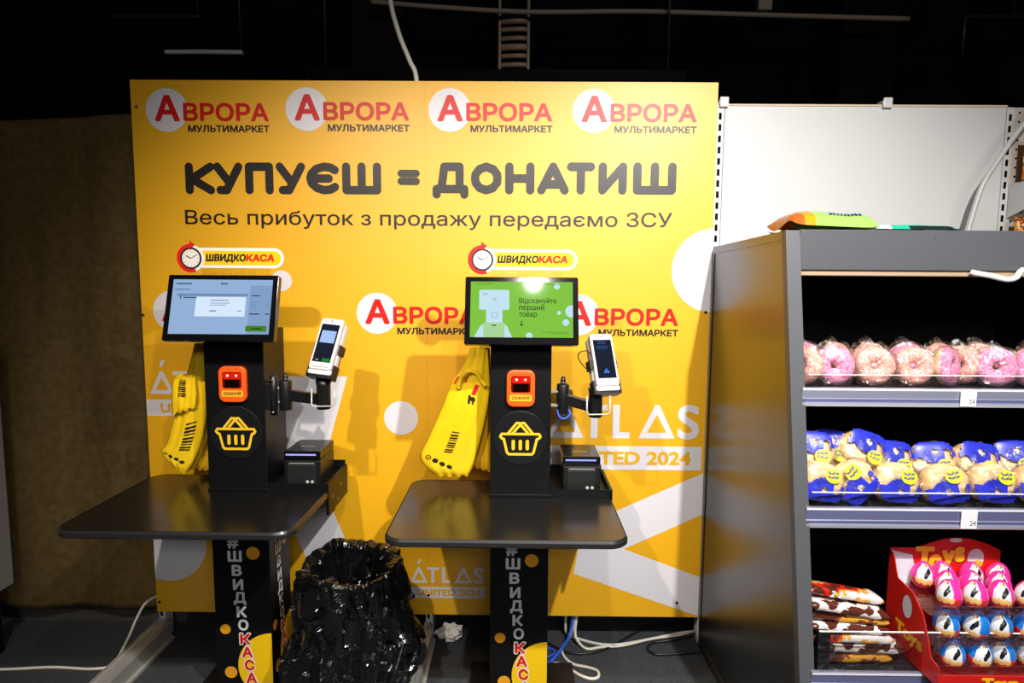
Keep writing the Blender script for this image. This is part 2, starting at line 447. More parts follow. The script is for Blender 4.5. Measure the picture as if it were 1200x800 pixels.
foot(-1.632, -0.75, 0.075, 'steel shelving foot rail on the floor at left beside the white cable')
foot(-0.400, -0.75, 0.048, 'steel shelving foot rail on the floor right of the black bin bag')

# ------------------------------------------------------------------ the yellow printed board
bd = empty('banner_board', (0, 0, 0), 'large yellow orange printed advertising board behind the two self checkouts', 'board')
b = MB()
for x0, x1 in ((PX0, -0.3965), (-0.3961, PX1)): b.box(x0, x1, 0.0, 0.014, PZ0, PZ1, YEL)
def pp(px, py):
    p = at(px, py, y=0); return (min(max(p.x, PX0+.0005), PX1-.0005), p.z)
b.T = FRONT
b.flat([pp(*p) for p in ((300, 441), (407, 441), (379, 545), (379, 572), (430, 690), (385, 712), (330, 590))], 0.0008, PWH)
b.flat([pp(*p) for p in ((828, 554), (700, 608), (678, 641), (731, 643), (823, 603))], 0.0008, PWH)
b.flat([pp(*p) for p in ((678, 641), (672, 672), (820, 721.5), (821, 676), (731, 643))], 0.0008, PWH)
def circ(mb, px, py, r, w=0.0008, m=PWH):
    c = at(px, py, y=0); e = at(px+r, py, y=0); R = e.x-c.x
    pts = [(c.x+R*math.cos(2*PI*i/56), c.z+R*math.sin(2*PI*i/56)) for i in range(56)]
    pts = [(min(max(x, PX0), PX1), z) for x, z in pts]
    mb.flat(pts, w, m)
circ(b, 197, 637, 45); circ(b, 470, 489.5, 20); circ(b, 836, 317, 49); circ(b, 330, 329, 12)
# the small screw heads that hold the board
for px, py in ((160, 125), (168, 369), (187, 705), (502, 697), (827, 366), (793, 706)):
    c = at(px, py, y=0); b.disc(c.x, c.z, 0.0065, 0.0016, SCRW if px < 500 and py < 600 else HOLE, 14)
o = b.build('panel', bd, recalc=False)
def logo(px, py):
    c = at(px, py, y=0); s = 0.00361
    b = MB(); b.T = FRONT
    X = lambda d: c.x+d*s
    Z = lambda d: c.z-d*s
    R = 25*s
    pts = [(max(c.x+R*math.cos(2*PI*i/56), PX0+.001), c.z+R*math.sin(2*PI*i/56)) for i in range(56)]
    b.flat(pts, 0.0009, PWH)
    b.text('А', X(-14.5), X(15.5), Z(13), Z(-15.5), 0.0014, PRED, 0.035)
    b.text('ВРОРА', X(19.5), X(121), Z(12.3), Z(-7.2), 0.0014, PRED, 0.030)
    b.text('МУЛЬТИМАРКЕТ', X(24.5), X(121.5), Z(25), Z(17.5), 0.0014, PBLK, 0.035)
    b.build('store_logo', bd, recalc=False)
for p in ((195.5, 129), (359.5, 128), (527, 129), (696, 130), (442, 367), (678, 369), (203.5, 364)): logo(*p)
# headline, drawn as fat round pen strokes
GL = {'К': [[(0, 0), (0, 1)], [(1, 1), (.12, .48), (1, 0)]], 'У': [[(0, 1), (.5, .38)], [(1, 1), (.42, 0), (.12, 0)]],
      'П': [[(0, 0), (0, 1), (1, 1), (1, 0)]], 'Ш': [[(0, 1), (0, 0), (1, 0), (1, 1)], [(.5, 0), (.5, 1)]],
      'Є': [[(1, .86), (.82, .97), (.55, 1), (.25, .9), (.05, .7), (0, .5), (.05, .3), (.25, .1), (.55, 0), (.82, .03), (1, .14)], [(.1, .5), (.75, .5)]],
      '=': [[(0, .25), (1, .25)], [(0, .85), (1, .85)]],
      'Д': [[(0, -.18), (0, .05), (1, .05), (1, -.18)], [(.17, .05), (.28, 1), (.83, 1), (.83, .05)]],
      'О': [[(.5, 1), (.2, .9), (.02, .68), (0, .5), (.02, .32), (.2, .1), (.5, 0), (.8, .1), (.98, .32), (1, .5), (.98, .68), (.8, .9), (.5, 1)]],
      'Н': [[(0, 0), (0, 1)], [(1, 0), (1, 1)], [(0, .5), (1, .5)]], 'А': [[(0, 0), (.5, 1), (1, 0)], [(.2, .25), (.8, .25)]],
      'Т': [[(0, 1), (1, 1)], [(.5, 1), (.5, 0)]], 'И': [[(0, 1), (0, 0), (1, 1), (1, 0)]]}
b = MB(); b.T = FRONT
hw = 9.8*0.00361
for ch, x0, x1 in (('К', 218, 251), ('У', 251, 284), ('П', 288, 320), ('У', 324, 357.5), ('Є', 359.5, 397), ('Ш', 401.5, 446.5), ('=', 465.5, 492.5),
                   ('Д', 507, 549), ('О', 552, 588), ('Н', 592, 626.5), ('А', 629.5, 667), ('Т', 664, 697.5), ('И', 701, 735), ('Ш', 741.5, 793)):
    a = at(x0, 227.5 if ch != '=' else 221, y=0); c = at(x1, 190.5 if ch != '=' else 196, y=0)
    xa, xb, za, zb = a.x+hw/2, c.x-hw/2, a.z+hw/2, c.z-hw/2
    for st in GL[ch]: b.stroke([(xa+(xb-xa)*u, za+(zb-za)*v) for u, v in st], hw if ch != '=' else 8.6*.00361, 0.0012, PBLK)
b.build('headline_lettering', bd, recalc=False)
b = MB(); b.T = FRONT
a = at(217.5, 262.5, y=0); c = at(788, 246, y=0)
b.text('Весь прибуток з продажу передаємо ЗСУ', a.x, c.x, a.z, a.z+15.8*.00361, 0.0012, PBLK, 0.008)
b.build('subtitle_lettering', bd, recalc=False)
def atlas(px, py, k, cut0=None, stripx=(0, 94), shade=PWH):
    """ATLAS UNITED 2024 mark; px,py = left foot of the first letter, k = size against the smallest one"""
    c = at(px, py, y=0); s = 0.00361*k
    X = lambda d: c.x+d*s
    Z = lambda d: c.z-d*s
    b = MB(); b.T = FRONT
    def tri(x0, x1):
        m = (x0+x1)/2; t = 4.0
        o = [(X(x0), Z(0)), (X(x1), Z(0)), (X(m+1.3), Z(-21)), (X(m-1.3), Z(-21))]
        i = [(X(x0+5.2), Z(-3.6)), (X(x1-5.2), Z(-3.6)), (X(m), Z(-15.2)), (X(m), Z(-15.2))]
        for q in range(4):
            r = (q+1) % 4
            if q == 2: b.flat([o[2], o[3], i[2]], 0.001, PWH)
            else: b.flat([o[q], o[r], i[r], i[q]], 0.001, PWH)
    tri(0, 22.5); tri(56.5, 79)
    b.flat([(X(9.5), Z(-25)), (X(12.5), Z(-25)), (X(15), Z(-31)), (X(11), Z(-31))], 0.001, PWH)
    for pl in (((21.5, 21), (21.5, 17.4), (27, 17.4), (27, 0), (31.2, 0), (31.2, 17.4), (37, 17.4), (37, 21)), ((40.5, 0), (51, 0), (51, 3.8), (44.7, 3.8), (44.7, 21), (40.5, 21))):
        b.flat([(X(x), Z(-y)) for x, y in pl], 0.001, PWH)
    b.text('S', X(80.5), X(94), Z(0.4), Z(-21), 0.001, PWH, 0.03)
    x0 = max(X(stripx[0]), PX0+.001); x1 = min(X(stripx[1]), PX1-.003)
    b.flat([(x0, Z(5)), (x1, Z(5)), (x1, Z(20)), (x0, Z(20))], 0.001, PWH)
    b.text('UNITED 2024', X(9), X(89.5), Z(16.7), Z(8.3), 0.0015, YEL, 0.035)
    b.build('festival_mark', bd, recalc=False)
atlas(480.6, 682.5, 1.0, stripx=(-3, 95))
atlas(641, 512.5, 2.0, stripx=(0, 96))
atlas(176, 461.5, 1.36, stripx=(-6, 94))

# ------------------------------------------------------------------ self checkout kiosks
SC1 = Memit('screen_blue_grey', s2l(146, 176, 214)); SC1W = Memit('screen_dialog', s2l(214, 232, 252)); SC1G = Memit('screen_green_button', s2l(62, 128, 22))
SC1D = Memit('screen_dark_text', s2l(50, 66, 90)); SC1M = Memit('screen_mid_text', s2l(112, 140, 180)); SC1B = Memit('screen_blue_band', s2l(128, 158, 198))
SC2 = Memit('screen_green', s2l(128, 196, 62)); SC2P = Memit('screen_pale_blue', s2l(196, 226, 240)); SC2D = Memit('screen_dark_green_text', s2l(38, 70, 26))
SC2L = Memit('screen_pale_blue_line', s2l(140, 180, 208)); SC2S = Memit('screen_light_green', s2l(168, 214, 150))
TSC = Memit('terminal_screen_dark', s2l(20, 28, 48)); TBL = Memit('terminal_screen_blue', s2l(168, 198, 250)); TGN = Memit('terminal_screen_green', s2l(22, 130, 52)); TBB = Memit('terminal_blue_mark', s2l(70, 130, 235))
LEDB = Memit('led_blue', (0.30, 0.32, 1.0), 1.5); LEDR = M('led_red', (0.3, 0.0, 0.0), 0.3, 0, 0.5, (1.0, 0.03, 0.01), 0.35); LEDW = Memit('led_spark', (1.0, 0.55, 0.4), 2.2)
SGY = M('sign_yellow', (0.93, 0.58, 0.004), 0.4); SGW = M('sign_white', (0.85, 0.82, 0.78), 0.4); DOT = M('dot_orange', (0.86, 0.36, 0.01), 0.5); LTW = M('letter_white', (0.82, 0.80, 0.80), 0.5)

def pedestal_print(b, T, w, clip):
    """the #ШВИДКОКАСА column of letters with dots; w = half width of the face"""
    b.T = T
    Y = lambda py: 0.665-(py+1.5-640)*0.00343
    X = lambda px: (px-607)*0.00330
    for ch, px, py, lw, lh in (('#', 598, 645, 13.5, 12.5), ('Ш', 599.7, 662, 17, 12.5), ('В', 601.5, 679, 12, 12.5), ('И', 602.5, 696, 12.5, 12.5), ('Д', 604, 711.5, 15, 12.5), ('К', 605.7, 729, 12.5, 12.5), ('О', 607, 745, 12.5, 12.5)):
        b.text(ch, X(px-lw/2), X(px+lw/2), Y(py+lh/2), Y(py-lh/2), 0.0012, LTW, 0.04)
    R = 42*0.0033; cx, cy = X(641), Y(795)
    pts = [(min(cx+R*math.cos(2*PI*i/60), w-.001), max(cy+R*math.sin(2*PI*i/60), 0.03)) for i in range(60)]
    b.flat(pts, 0.0006, SGY)
    for ch, px, py, lw, lh in (('К', 609, 762, 13, 12.5), ('А', 611, 778, 13.5, 12.5), ('С', 613, 794, 12, 12.5), ('А', 615, 810, 13.5, 12.5)):
        b.text(ch, X(px-lw/2)-.004, X(px+lw/2)+.004, Y(py+lh/2)-.004, Y(py-lh/2)+.004, 0.0010, SGW, 0.075)
        b.text(ch, X(px-lw/2), X(px+lw/2), Y(py+lh/2), Y(py-lh/2), 0.0014, PRED, 0.045)
    b.disc(X(621.5), Y(658), 8*.0033, 0.0008, DOT); b.disc(X(585), Y(750), 6.3*.0033, 0.0008, DOT); b.disc(X(590), Y(803), 7.5*.0033, 0.0008, DOT)
    b.T = Matrix.Identity(4)

def kiosk(loc, label, which, hinge, arm_end, rz=0.0):
    k = empty('self_checkout_kiosk', loc, label, 'self checkout', None, rz)
    # pedestal
    b = MB(); b.box(-0.1125, 0.1125, 0.0, 0.212, 0.02, 0.82, BLK, 0.003); ped = b.build('pedestal', k)
    b = MB(); pedestal_print(b, FRONT, 0.1125, True); pedestal_print(b, Tr(0.1125, 0.106, 0) @ RIGHT, 0.106, True); b.build('lettering', ped, recalc=False)
    b = MB(); b.box(-0.20, 0.235, 0.02, 0.25, 0.0, 0.022, BLK, 0.004); b.build('base_plate', k)
    # table top with rounded corners and a rubber edge
    b = MB(); out = rrect(-0.438, 0.345, -0.395, 0.195, 0.06, 10)
    b.prism(out, 0.829, 0.850, BLKT, bevel=0.004)
    b.T = Tr(0, 0, 0); b.box(-0.25, 0.25, -0.25, 0.12, 0.812, 0.829, BLK, 0.002); tt = b.build('tabletop', k)
    b = MB(); o2 = rrect(-0.443, 0.350, -0.400, 0.200, 0.064, 10)
    n = len(out)
    ring = [(p, 0.826) for p in o2]+[(p, 0.845) for p in o2]
    for zz0, zz1, A, B in ((0.824, 0.829, out, o2), (0.829, 0.842, o2, o2), (0.842, 0.8505, o2, out)):
        for i in range(n):
            j = (i+1) % n
            b.face([b.v((A[i][0], A[i][1], zz0)), b.v((A[j][0], A[j][1], zz0)), b.v((B[j][0], B[j][1], zz1)), b.v((B[i][0], B[i][1], zz1))], EDGE, False)
    bmesh.ops.remove_doubles(b.bm, verts=b.bm.verts[:], dist=1e-5); b.build('edge_band', tt)
    # column
    b = MB(); b.box(-0.1145, 0.1145, 0.0, 0.21, 0.850, 1.475, BLK, 0.003); b.box(-0.118, 0.118, -0.004, 0.213, 0.850, 0.862, BLK, 0.002); c = b.build('column', k)
    # monitor, tilted back
    tl = math.radians(16.3)
    T = Matrix.Translation((0, -0.12, 1.447)) @ Matrix(((1, 0, 0, 0), (0, math.sin(tl), -math.cos(tl), 0), (0, math.cos(tl), math.sin(tl), 0), (0, 0, 0, 1)))
    b = MB(); b.T = T; b.prism(rrect(-0.203, 0.203, 0, 0.248, 0.006, 3), -0.030, 0, BLKG, bevel=0.002)
    b.prism(rrect(-0.09, 0.09, 0.04, 0.19, 0.01, 3), -0.075, -0.030, BLKP)
    mon = b.build('monitor', k)
    b = MB(); b.box(-0.05, 0.05, 0.01, 0.10, 1.47, 1.56, BLKP, 0.006); b.box(-0.05, 0.05, -0.05, 0.06, 1.50, 1.56, BLKP, 0.004); b.build('monitor_mount', k)
    b = MB(); b.T = T
    u0, u1, v0, v1 = -0.183, 0.183, 0.026, 0.230
    U = lambda f: u0+(u1-u0)*f
    V = lambda f: v1-(v1-v0)*f
    def R(x0, x1, y0, y1, w, m, r=0.0):
        pts = [(U(x0), V(y1)), (U(x1), V(y1)), (U(x1), V(y0)), (U(x0), V(y0))] if not r else rrect(U(x0), U(x1), V(y1), V(y0), r, 4)
        b.flat(pts, w, m)
    if which == 1:
        R(0, 1, 0, 1, 0.0004, SC1); R(0.0, 1, 0, 0.11, 0.0006, SC1); R(0.78, 1, 0.11, 1, 0.0006, SC1B)
        R(0.05, 0.76, 0.26, 0.31, 0.0006, SC1M)
        R(0.245, 0.745, 0.32, 0.68, 0.0008, SC1W)
        R(0.765, 0.97, 0.845, 0.95, 0.0008, SC1G); R(0.82, 0.92, 0.885, 0.91, 0.001, SC2D)
        R(0.02, 0.19, 0.06, 0.095, 0.0008, SC1M); R(0.05, 0.19, 0.07, 0.085, 0.001, SC1D); R(0.02, 0.18, 0.17, 0.20, 0.0008, SC1M)
        b.disc(U(0.49), V(0.075), 0.0035, 0.001, SC2D, 14); R(0.50, 0.55, 0.068, 0.088, 0.001, SC2D)
        R(0.085, 0.095, 0.30, 0.36, 0.001, SC1D); R(0.12, 0.25, 0.325, 0.345, 0.001, SC1D)
        R(0.39, 0.57, 0.375, 0.392, 0.001, SC1M); R(0.39, 0.59, 0.43, 0.442, 0.001, SC1M); R(0.39, 0.55, 0.465, 0.478, 0.001, SC1M); R(0.39, 0.46, 0.57, 0.587, 0.001, SC1D); R(0.67, 0.71, 0.57, 0.587, 0.001, SC1M)
        b.ring(U(0.31), V(0.44), 0.006, 0.0068, 0.001, SC2S, 20)
        R(0.80, 0.88, 0.285, 0.305, 0.001, SC1D)
        for y in (0.41, 0.46, 0.505): R(0.80, 0.86, y, y+0.018, 0.001, SC1M); R(0.955, 0.985, y, y+0.018, 0.001, SC1M)
        R(0.79, 0.89, 0.62, 0.642, 0.001, SC1D); R(0.95, 0.99, 0.62, 0.642, 0.001, SC1D)
    else:
        R(0, 1, 0, 1, 0.0004, SC2)
        b.flat([(U(.04), V(1)), (U(.10), V(.80)), (U(.17), V(.72)), (U(.30), V(.72)), (U(.36), V(.80)), (U(.41), V(1))], 0.0007, SC2P)
        R(0.155, 0.315, 0.50, 0.78, 0.0008, SC2P); R(0.13, 0.335, 0.74, 1.0, 0.0009, SC2S, 0.004)
        R(0.085, 0.38, 0.15, 0.51, 0.001, SC2P, 0.006); R(0.21, 0.265, 0.55, 0.66, 0.0012, SC2L, 0.003); R(0.217, 0.258, 0.56, 0.65, 0.0013, SC2P)
        b.ring(U(0.235), V(0.32), 0.010, 0.0107, 0.0013, SC2L, 24); b.disc(U(0.235), V(0.32), 0.004, 0.0013, SC2L, 14)
        R(0.12, 0.17, 0.215, 0.235, 0.0013, SC2L); R(0.21, 0.255, 0.78, 0.80, 0.0013, SC2D)
        for x0, x1, y0, y1, m in ((0.05, 0.22, 0.035, 0.042, SC2D), (0.66, 0.88, 0.05, 0.056, SC2D), (0.70, 0.96, 0.90, 0.906, SC2D), (0.78, 0.97, 0.93, 0.936, SC2D)): R(x0, x1, y0, y1, 0.0008, m)
        for t, x1, y in (('Відскануйте', 0.84, 0.39), ('перший', 0.72, 0.51), ('товар', 0.65, 0.63)):
            b.text(t, U(0.475), U(x1), V(y), V(y-0.092), 0.0008, SC2D, 0.014)
        b.stroke([(U(.50), V(.71)), (U(.50), V(.78))], 0.0035, 0.0009, SC2D); b.flat([(U(.478), V(.765)), (U(.522), V(.765)), (U(.50), V(.80))], 0.0009, SC2D)
        for x, y, r in ((0.845, 0.08, 0.011), (0.985, 0.53, 0.022), (0.865, 0.56, 0.007), (0.93, 0.73, 0.012), (0.575, 0.97, 0.012)):
            pts = [(min(U(x)+r*math.cos(2*PI*i/32), u1), max(min(V(y)+r*math.sin(2*PI*i/32), v1), v0)) for i in range(32)]
            b.flat(pts, 0.0008, SC2P)
    b.build('screen', mon, recalc=False)
    # sign on top of the monitor
    b = MB(); b.T = Tr(0, 0.0, 0) @ FRONT
    zc = 1.749
    b.prism(rrect(-0.165, 0.204, zc-0.0375, zc+0.0375, 0.0374, 10), -0.004, 0.0, SGW)
    b.flat(rrect(-0.15, 0.193, zc-0.0265, zc+0.0265, 0.0264, 10), 0.0006, SGY)
    sg = b.build('sign_plate', k)
    b = MB(); b.T = FRONT
    b.text('ШВИДКО', -0.090, 0.060, zc-0.0125, zc+0.0135, 0.0012, PBLK, 0.05, 0.12)
    b.text('КАСА', 0.061, 0.168, zc-0.0125, zc+0.0135, 0.0012, PRED, 0.05, 0.12)
    b.build('lettering', sg, recalc=False)
    b = MB(); b.T = FRONT; cx, cz = -0.145, zc-0.002
    b.prism([(cx+0.050*math.cos(2*PI*i/40), cz+0.050*math.sin(2*PI*i/40)) for i in range(40) if True], 0.0002, 0.0012, SGW)
    b.disc(cx, cz, 0.0405, 0.0020, PBLK); b.disc(cx, cz, 0.0335, 0.0026, M('clock_face', (0.85, 0.80, 0.74), 0.35))
    b.ring(cx, cz, 0.0405, 0.0535, 0.0022, PRED, 36, math.radians(78), math.radians(290))
    b.flat([(cx-0.004, cz+0.035), (cx-0.004, cz+0.066), (cx+0.018, cz+0.050)], 0.0024, PRED)
    b.stroke([(cx, cz), (cx-0.017, cz+0.009)], 0.0038, 0.0030, PBLK); b.stroke([(cx, cz), (cx+0.022, cz+0.012)], 0.0022, 0.0030, PBLK)
    for i in range(12):
        a = 2*PI*i/12; b.disc(cx+0.028*math.cos(a), cz+0.028*math.sin(a), 0.0016, 0.0030, PBLK, 8)
    b.build('clock_badge', sg, recalc=False)
    b = MB(); b.box(-0.11, 0.15, 0.0045, 0.0075, 1.43, 1.78, Mfilm('clear_acrylic', (1, 1, 1), 0.015, 0.05)); b.build('sign_holder', k)
    # scanner
    b = MB(); b.T = FRONT; zc = 1.272
    b.prism(rrect(-0.053, 0.053, zc-0.069, zc+0.069, 0.026, 8), 0.0, 0.020, ORG, bevel=0.005); sc = b.build('scanner', k)
    b = MB(); b.T = FRONT
    b.flat(rrect(-0.036, 0.036, zc-0.014, zc+0.048, 0.008, 4), 0.0206, M('scanner_glass', (0.03, 0.001, 0.001), 0.08, 0, 0.6, (0.5, 0.01, 0.004), 0.22))
    b.flat(rrect(-0.028, 0.028, zc-0.012, zc+0.020, 0.003, 3), 0.0209, M('scanner_lens', (0.006, 0.001, 0.001), 0.1))
    for x in (-0.016, 0.017): b.disc(x, zc+0.034, 0.0045, 0.0212, LEDW, 12)
    b.flat(rrect(-0.033, 0.033, zc+0.020, zc+0.045, 0.004, 3), 0.0208, LEDR)
    b.build('scan_window', sc, recalc=False)
    b = MB(); b.T = FRONT
    b.flat(rrect(-0.041, 0.041, zc-0.047, zc-0.023, 0.005, 4), 0.0206, M('label_orange', (0.92, 0.50, 0.02), 0.45)); b.text('СКАНУЙ', -0.033, 0.033, zc-0.040, zc-0.029, 0.0212, M('label_brown', (0.20, 0.04, 0.01), 0.5), 0.03)
    b.build('scan_label', sc, recalc=False)
    # basket emblem
    b = MB(); b.T = FRONT; zc = 1.081
    b.prism([(0.103*math.cos(2*PI*i/64), zc+0.103*math.sin(2*PI*i/64)) for i in range(64)], 0.0, 0.004, BLKP, bevel=0.0012); em = b.build('emblem_disc', k)
    b = MB(); b.T = FRONT; ww = 0.0095
    q = 0.078
    pts = [(-.90, .20), (-.97, .08), (-.90, -.02), (-.80, -.05), (-.64, -.72), (-.56, -.80), (.56, -.80), (.64, -.72), (.80, -.05), (.90, -.02), (.97, .08), (.90, .20)]
    b.stroke([(x*q, zc+y*q+0.0) for x, y in pts], ww, 0.005, ICON, True)
    b.stroke([(x*q, zc+y*q) for x, y in ((-.62, .20), (-.18, .74), (-.06, .74), (.40, .20))], ww, 0.0051, ICON)
    b.stroke([(x*q, zc+y*q) for x, y in ((.62, .20), (.18, .74), (.06, .74), (-.40, .20))], ww, 0.0052, ICON)
    for x in (-.34, 0, .34): b.stroke([(x*q, zc-.16*q), (x*q, zc-.52*q)], 0.0125, 0.0052, ICON)
    b.build('basket_icon', em, recalc=False)
    # printer tray to the right
    b = MB()
    b.box(0.1145, 0.345, 0.0, 0.262, 0.8505, 0.857, BLK)
    b.box(0.1145, 0.345, -0.003, 0.0, 0.8505, 0.882, BLK); b.box(0.1145, 0.345, 0.259, 0.262, 0.8505, 0.90, BLK)
    b.box(0.342, 0.353, -0.003, 0.262, 0.757, 0.882, BLK, 0.001); b.box(0.2, 0.345, 0.20, 0.262, 0.757, 0.824, BLK)
    tr = b.build('printer_tray', k)
    b = MB(); b.T = RIGHT
    for y, z in ((0.05, 0.815), (0.16, 0.83), (0.12, 0.78)): b.disc(y, z, 0.005, 0.3535, SCRW, 12)
    b.build('screw', tr, recalc=False)
    # arm that carries the payment terminal
    hx, hy, hz = hinge; ex, ey, ez = arm_end
    b = MB()
    b.box(0.1145, hx-0.02, hy-0.012, hy+0.012, hz+0.025, hz+0.032, DGR); b.box(0.1145, hx-0.02, hy-0.012, hy+0.012, hz-0.03, hz-0.023, DGR)
    b.T = Tr(hx, hy, hz); b.lathe([(0.023, -0.058), (0.024, -0.055), (0.024, 0.052), (0.022, 0.056), (0.010, 0.058), (0.010, 0.070), (0.007, 0.084), (0.0, 0.086)], BLKP, 24)
    arm = b.build('payment_arm', k)
    if which == 1:
        b = MB(); b.box(0.1145, 0.140, hy-0.03, hy+0.03, hz-0.055, hz+0.05, BLKP, 0.004); b.lathe([(0.001, 0), (0.001, 0.001)], BLKP, 6)
        b.T = Tr(0.146, hy-0.02, hz); b.lathe([(0.014, -0.075), (0.014, 0.075), (0.006, 0.08)], BLKP, 16); b.build('wall_bracket', arm)
        b = MB(); b.T = Tr(0.146, hy-0.033, hz); 
        for z in (-0.062, 0.062): b.T = Tr(0.146, hy-0.036, hz+z); b.lathe([(0.0, -0.004), (0.006, -0.003), (0.006, 0.003), (0.0, 0.004)], CHROME, 12)
        b.build('bolt', arm)
    b = MB(); d = Vector((ex-hx, ey-hy, 0)); a = math.atan2(d.y, d.x)
    b.T = Tr(hx, hy, hz) @ Matrix.Rotation(a, 4, 'Z'); dz = ez-hz; L = d.length
    b.prism([(0, -0.022), (0, 0.022), (L, dz+0.020), (L, dz-0.020)], -0.012, 0.012, BLKP)
    tmpT = Tr(hx, hy, hz) @ Matrix.Rotation(a, 4, 'Z') @ FRONT
    b.bm.clear(); b.T = tmpT; b.prism([(0, -0.022), (0, 0.022), (L, dz+0.020), (L, dz-0.020)], -0.012, 0.012, BLKP, bevel=0.003)
    b.build('arm_link', arm)
    b = MB(); b.T = Tr(ex, ey, ez); b.lathe([(0.024, -0.035), (0.026, -0.032), (0.026, 0.055), (0.03, 0.075)], BLKP, 24); b.build('arm_post', arm)
    b = MB(); b.T = Tr(ex, ey, ez); w = 0.032
    fr = [(-w-.004, -0.028, 0.05), (-w-.004, -0.034, -0.012), (-w+.004, -0.034, -0.020), (w+.010, -0.034, -0.018), (w+.018, -0.034, -0.010), (w+.018, -0.028, 0.052)]
    b.tube(fr, 0.0028, M('wire_silver', (0.62, 0.62, 0.60), 0.35, 0.2), 8, smooth_path=False); b.build('wire_loop', arm)
    return k
K2L = (0.018, -0.42, 0); K1L = (-1.078, -0.38, 0)
k1 = kiosk(K1L, 'black self checkout kiosk at left with blue grey screen', 1, (0.185, 0.03, 1.225), (0.345, -0.01, 1.215))
k2 = kiosk(K2L, 'black self checkout kiosk in the middle with green screen', 2, (0.163, 0.06, 1.222), (0.284, 0.02, 1.195))

# receipt printers in the trays
def printer(loc, label):
    p = empty('receipt_printer', loc, label, 'receipt printer', None)
    b = MB(); b.box(-0.072, 0.072, 0.0, 0.185, 0.0, 0.105, BLKP, 0.006, 3); b.build('body', p)
    b = MB(); b.box(-0.0725, 0.0725, 0.001, 0.186, 0.105, 0.142, BLKG, 0.007, 3); lid = b.build('lid', p)
    b = MB(); b.box(-0.028, 0.028, 0.072, 0.079, 0.1421, 0.1424, M('printer_mark', (0.25, 0.24, 0.22), 0.4)); b.build('maker_mark', lid)
    b = MB(); b.box(-0.058, 0.056, -0.004, 0.010, 0.004, 0.092, M('printer_cover', (0.010, 0.011, 0.011), 0.5), 0.004, 2); cov = b.build('front_cover', p)
    b = MB(); b.box(-0.050, 0.050, -0.0046, -0.002, 0.094, 0.097, DGR, 0.0006); b.box(-0.05, 0.05, -0.0046, -0.003, 0.004, 0.007, DGR); b.build('paper_slot', p)
    b = MB(); b.box(-0.063, 0.056, -0.0012, 0.004, 0.1255, 0.1315, LEDB, 0.001); b.build('blue_light_bar', p)
    for x in (0.022, 0.041):
        b = MB(); b.T = Tr(x, -0.004, 0.021) @ FRONT; b.lathe([(0.0065, 0), (0.0065, 0.003), (0.004, 0.0045)], M('button_silver', (0.55, 0.55, 0.53), 0.35, 0.2), 16); b.build('button', p)
    return p
printer((K2L[0]+0.238, K2L[1]+0.035, 0.857), 'black receipt printer in the tray of the green screen checkout')
printer((K1L[0]+0.238, K1L[1]+0.035, 0.857), 'black receipt printer in the tray of the blue grey screen checkout')

# payment terminals, held in the cradles on the arms
def terminal(origin, pts, label, which):
    """pts = (bottom centre, up vector, facing vector) of the front glass"""
    t = empty('payment_terminal', origin, label, 'payment terminal', None)
    bc, up, fc = pts
    up = Vector(up).normalized(); rt = up.cross(Vector(fc)).normalized(); fc = rt.cross(up).normalized()
    o = Vector(bc)-Vector(origin)
    T = Matrix(((rt.x, up.x, fc.x, o.x), (rt.y, up.y, fc.y, o.y), (rt.z, up.z, fc.z, o.z), (0, 0, 0, 1))) @ Matrix.Scale(1.1, 4)
    b = MB(); b.T = T; b.prism(rrect(-0.042, 0.042, 0.012, 0.198, 0.010, 6), -0.022, 0.0, DWH, bevel=0.004, seg=3); bod = b.build('body', t)
    b = MB(); b.T = T; b.prism(rrect(-0.044, 0.044, -0.006, 0.190, 0.012, 6), -0.046, -0.020, DWH, bevel=0.006, seg=3)
    b.prism(rrect(-0.044, 0.044, -0.004, 0.016, 0.008, 5), -0.022, -0.006, DWH, bevel=0.004); b.build('reader_back', t)
    b = MB(); b.T = T; b.flat(rrect(-0.032, 0.032, 0.020, 0.0225, 0.0012, 3), 0.0006, DGR); b.disc(0.0, 0.188, 0.0025, 0.0006, HOLE, 12)
    b.flat(rrect(-0.03, -0.02, 0.187, 0.189, 0.0009, 2), 0.0006, DGR); b.build('camera_and_slot', bod, recalc=False)
    b = MB(); b.T = T; x0, x1, y0, y1 = -0.034, 0.034, 0.038, 0.176
    b.flat(rrect(x0, x1, y0, y1, 0.002, 3), 0.0006, TSC)
    if which == 1:
        b.flat(rrect(-0.026, 0.028, 0.108, 0.152, 0.002, 3), 0.0010, TBL); b.flat(rrect(0.002, 0.032, 0.040, 0.052, 0.001, 2), 0.0010, TGN); b.flat(rrect(-0.022, -0.012, 0.044, 0.047, 0.001, 2), 0.0010, DGR)
    else:
        for yy, ww in ((0.168, 0.018), (0.161, 0.020), (0.150, 0.024), (0.143, 0.024)): b.flat(rrect(-ww, ww*0.7, yy, yy+0.0028, 0.001, 2), 0.0010, Memit('terminal_text', s2l(50, 82, 150)))
        b.disc(0.0, 0.068, 0.004, 0.0010, TBB, 14); b.disc(-0.005, 0.060, 0.005, 0.0010, TBB, 14); b.disc(0.005, 0.060, 0.005, 0.0010, TBB, 14)
    b.build('screen', bod, recalc=False)
    b = MB(); b.T = T
    for sx in (-1, 1):
        b.prism(rrect(sx*0.046-0.004, sx*0.046+0.004, -0.012, 0.035, 0.003, 3), -0.045, -0.012, BLKP); b.prism(rrect(sx*0.047-0.004, sx*0.047+0.004, 0.075, 0.11, 0.003, 3), -0.050, -0.015, BLKP)
    b.prism(rrect(-0.048, 0.048, -0.014, -0.006, 0.003, 3), -0.05, -0.012, BLKP); b.prism(rrect(-0.04, 0.04, -0.012, 0.11, 0.003, 3), -0.056, -0.046, BLKP)
    b.build('cradle', t)
    return t, T
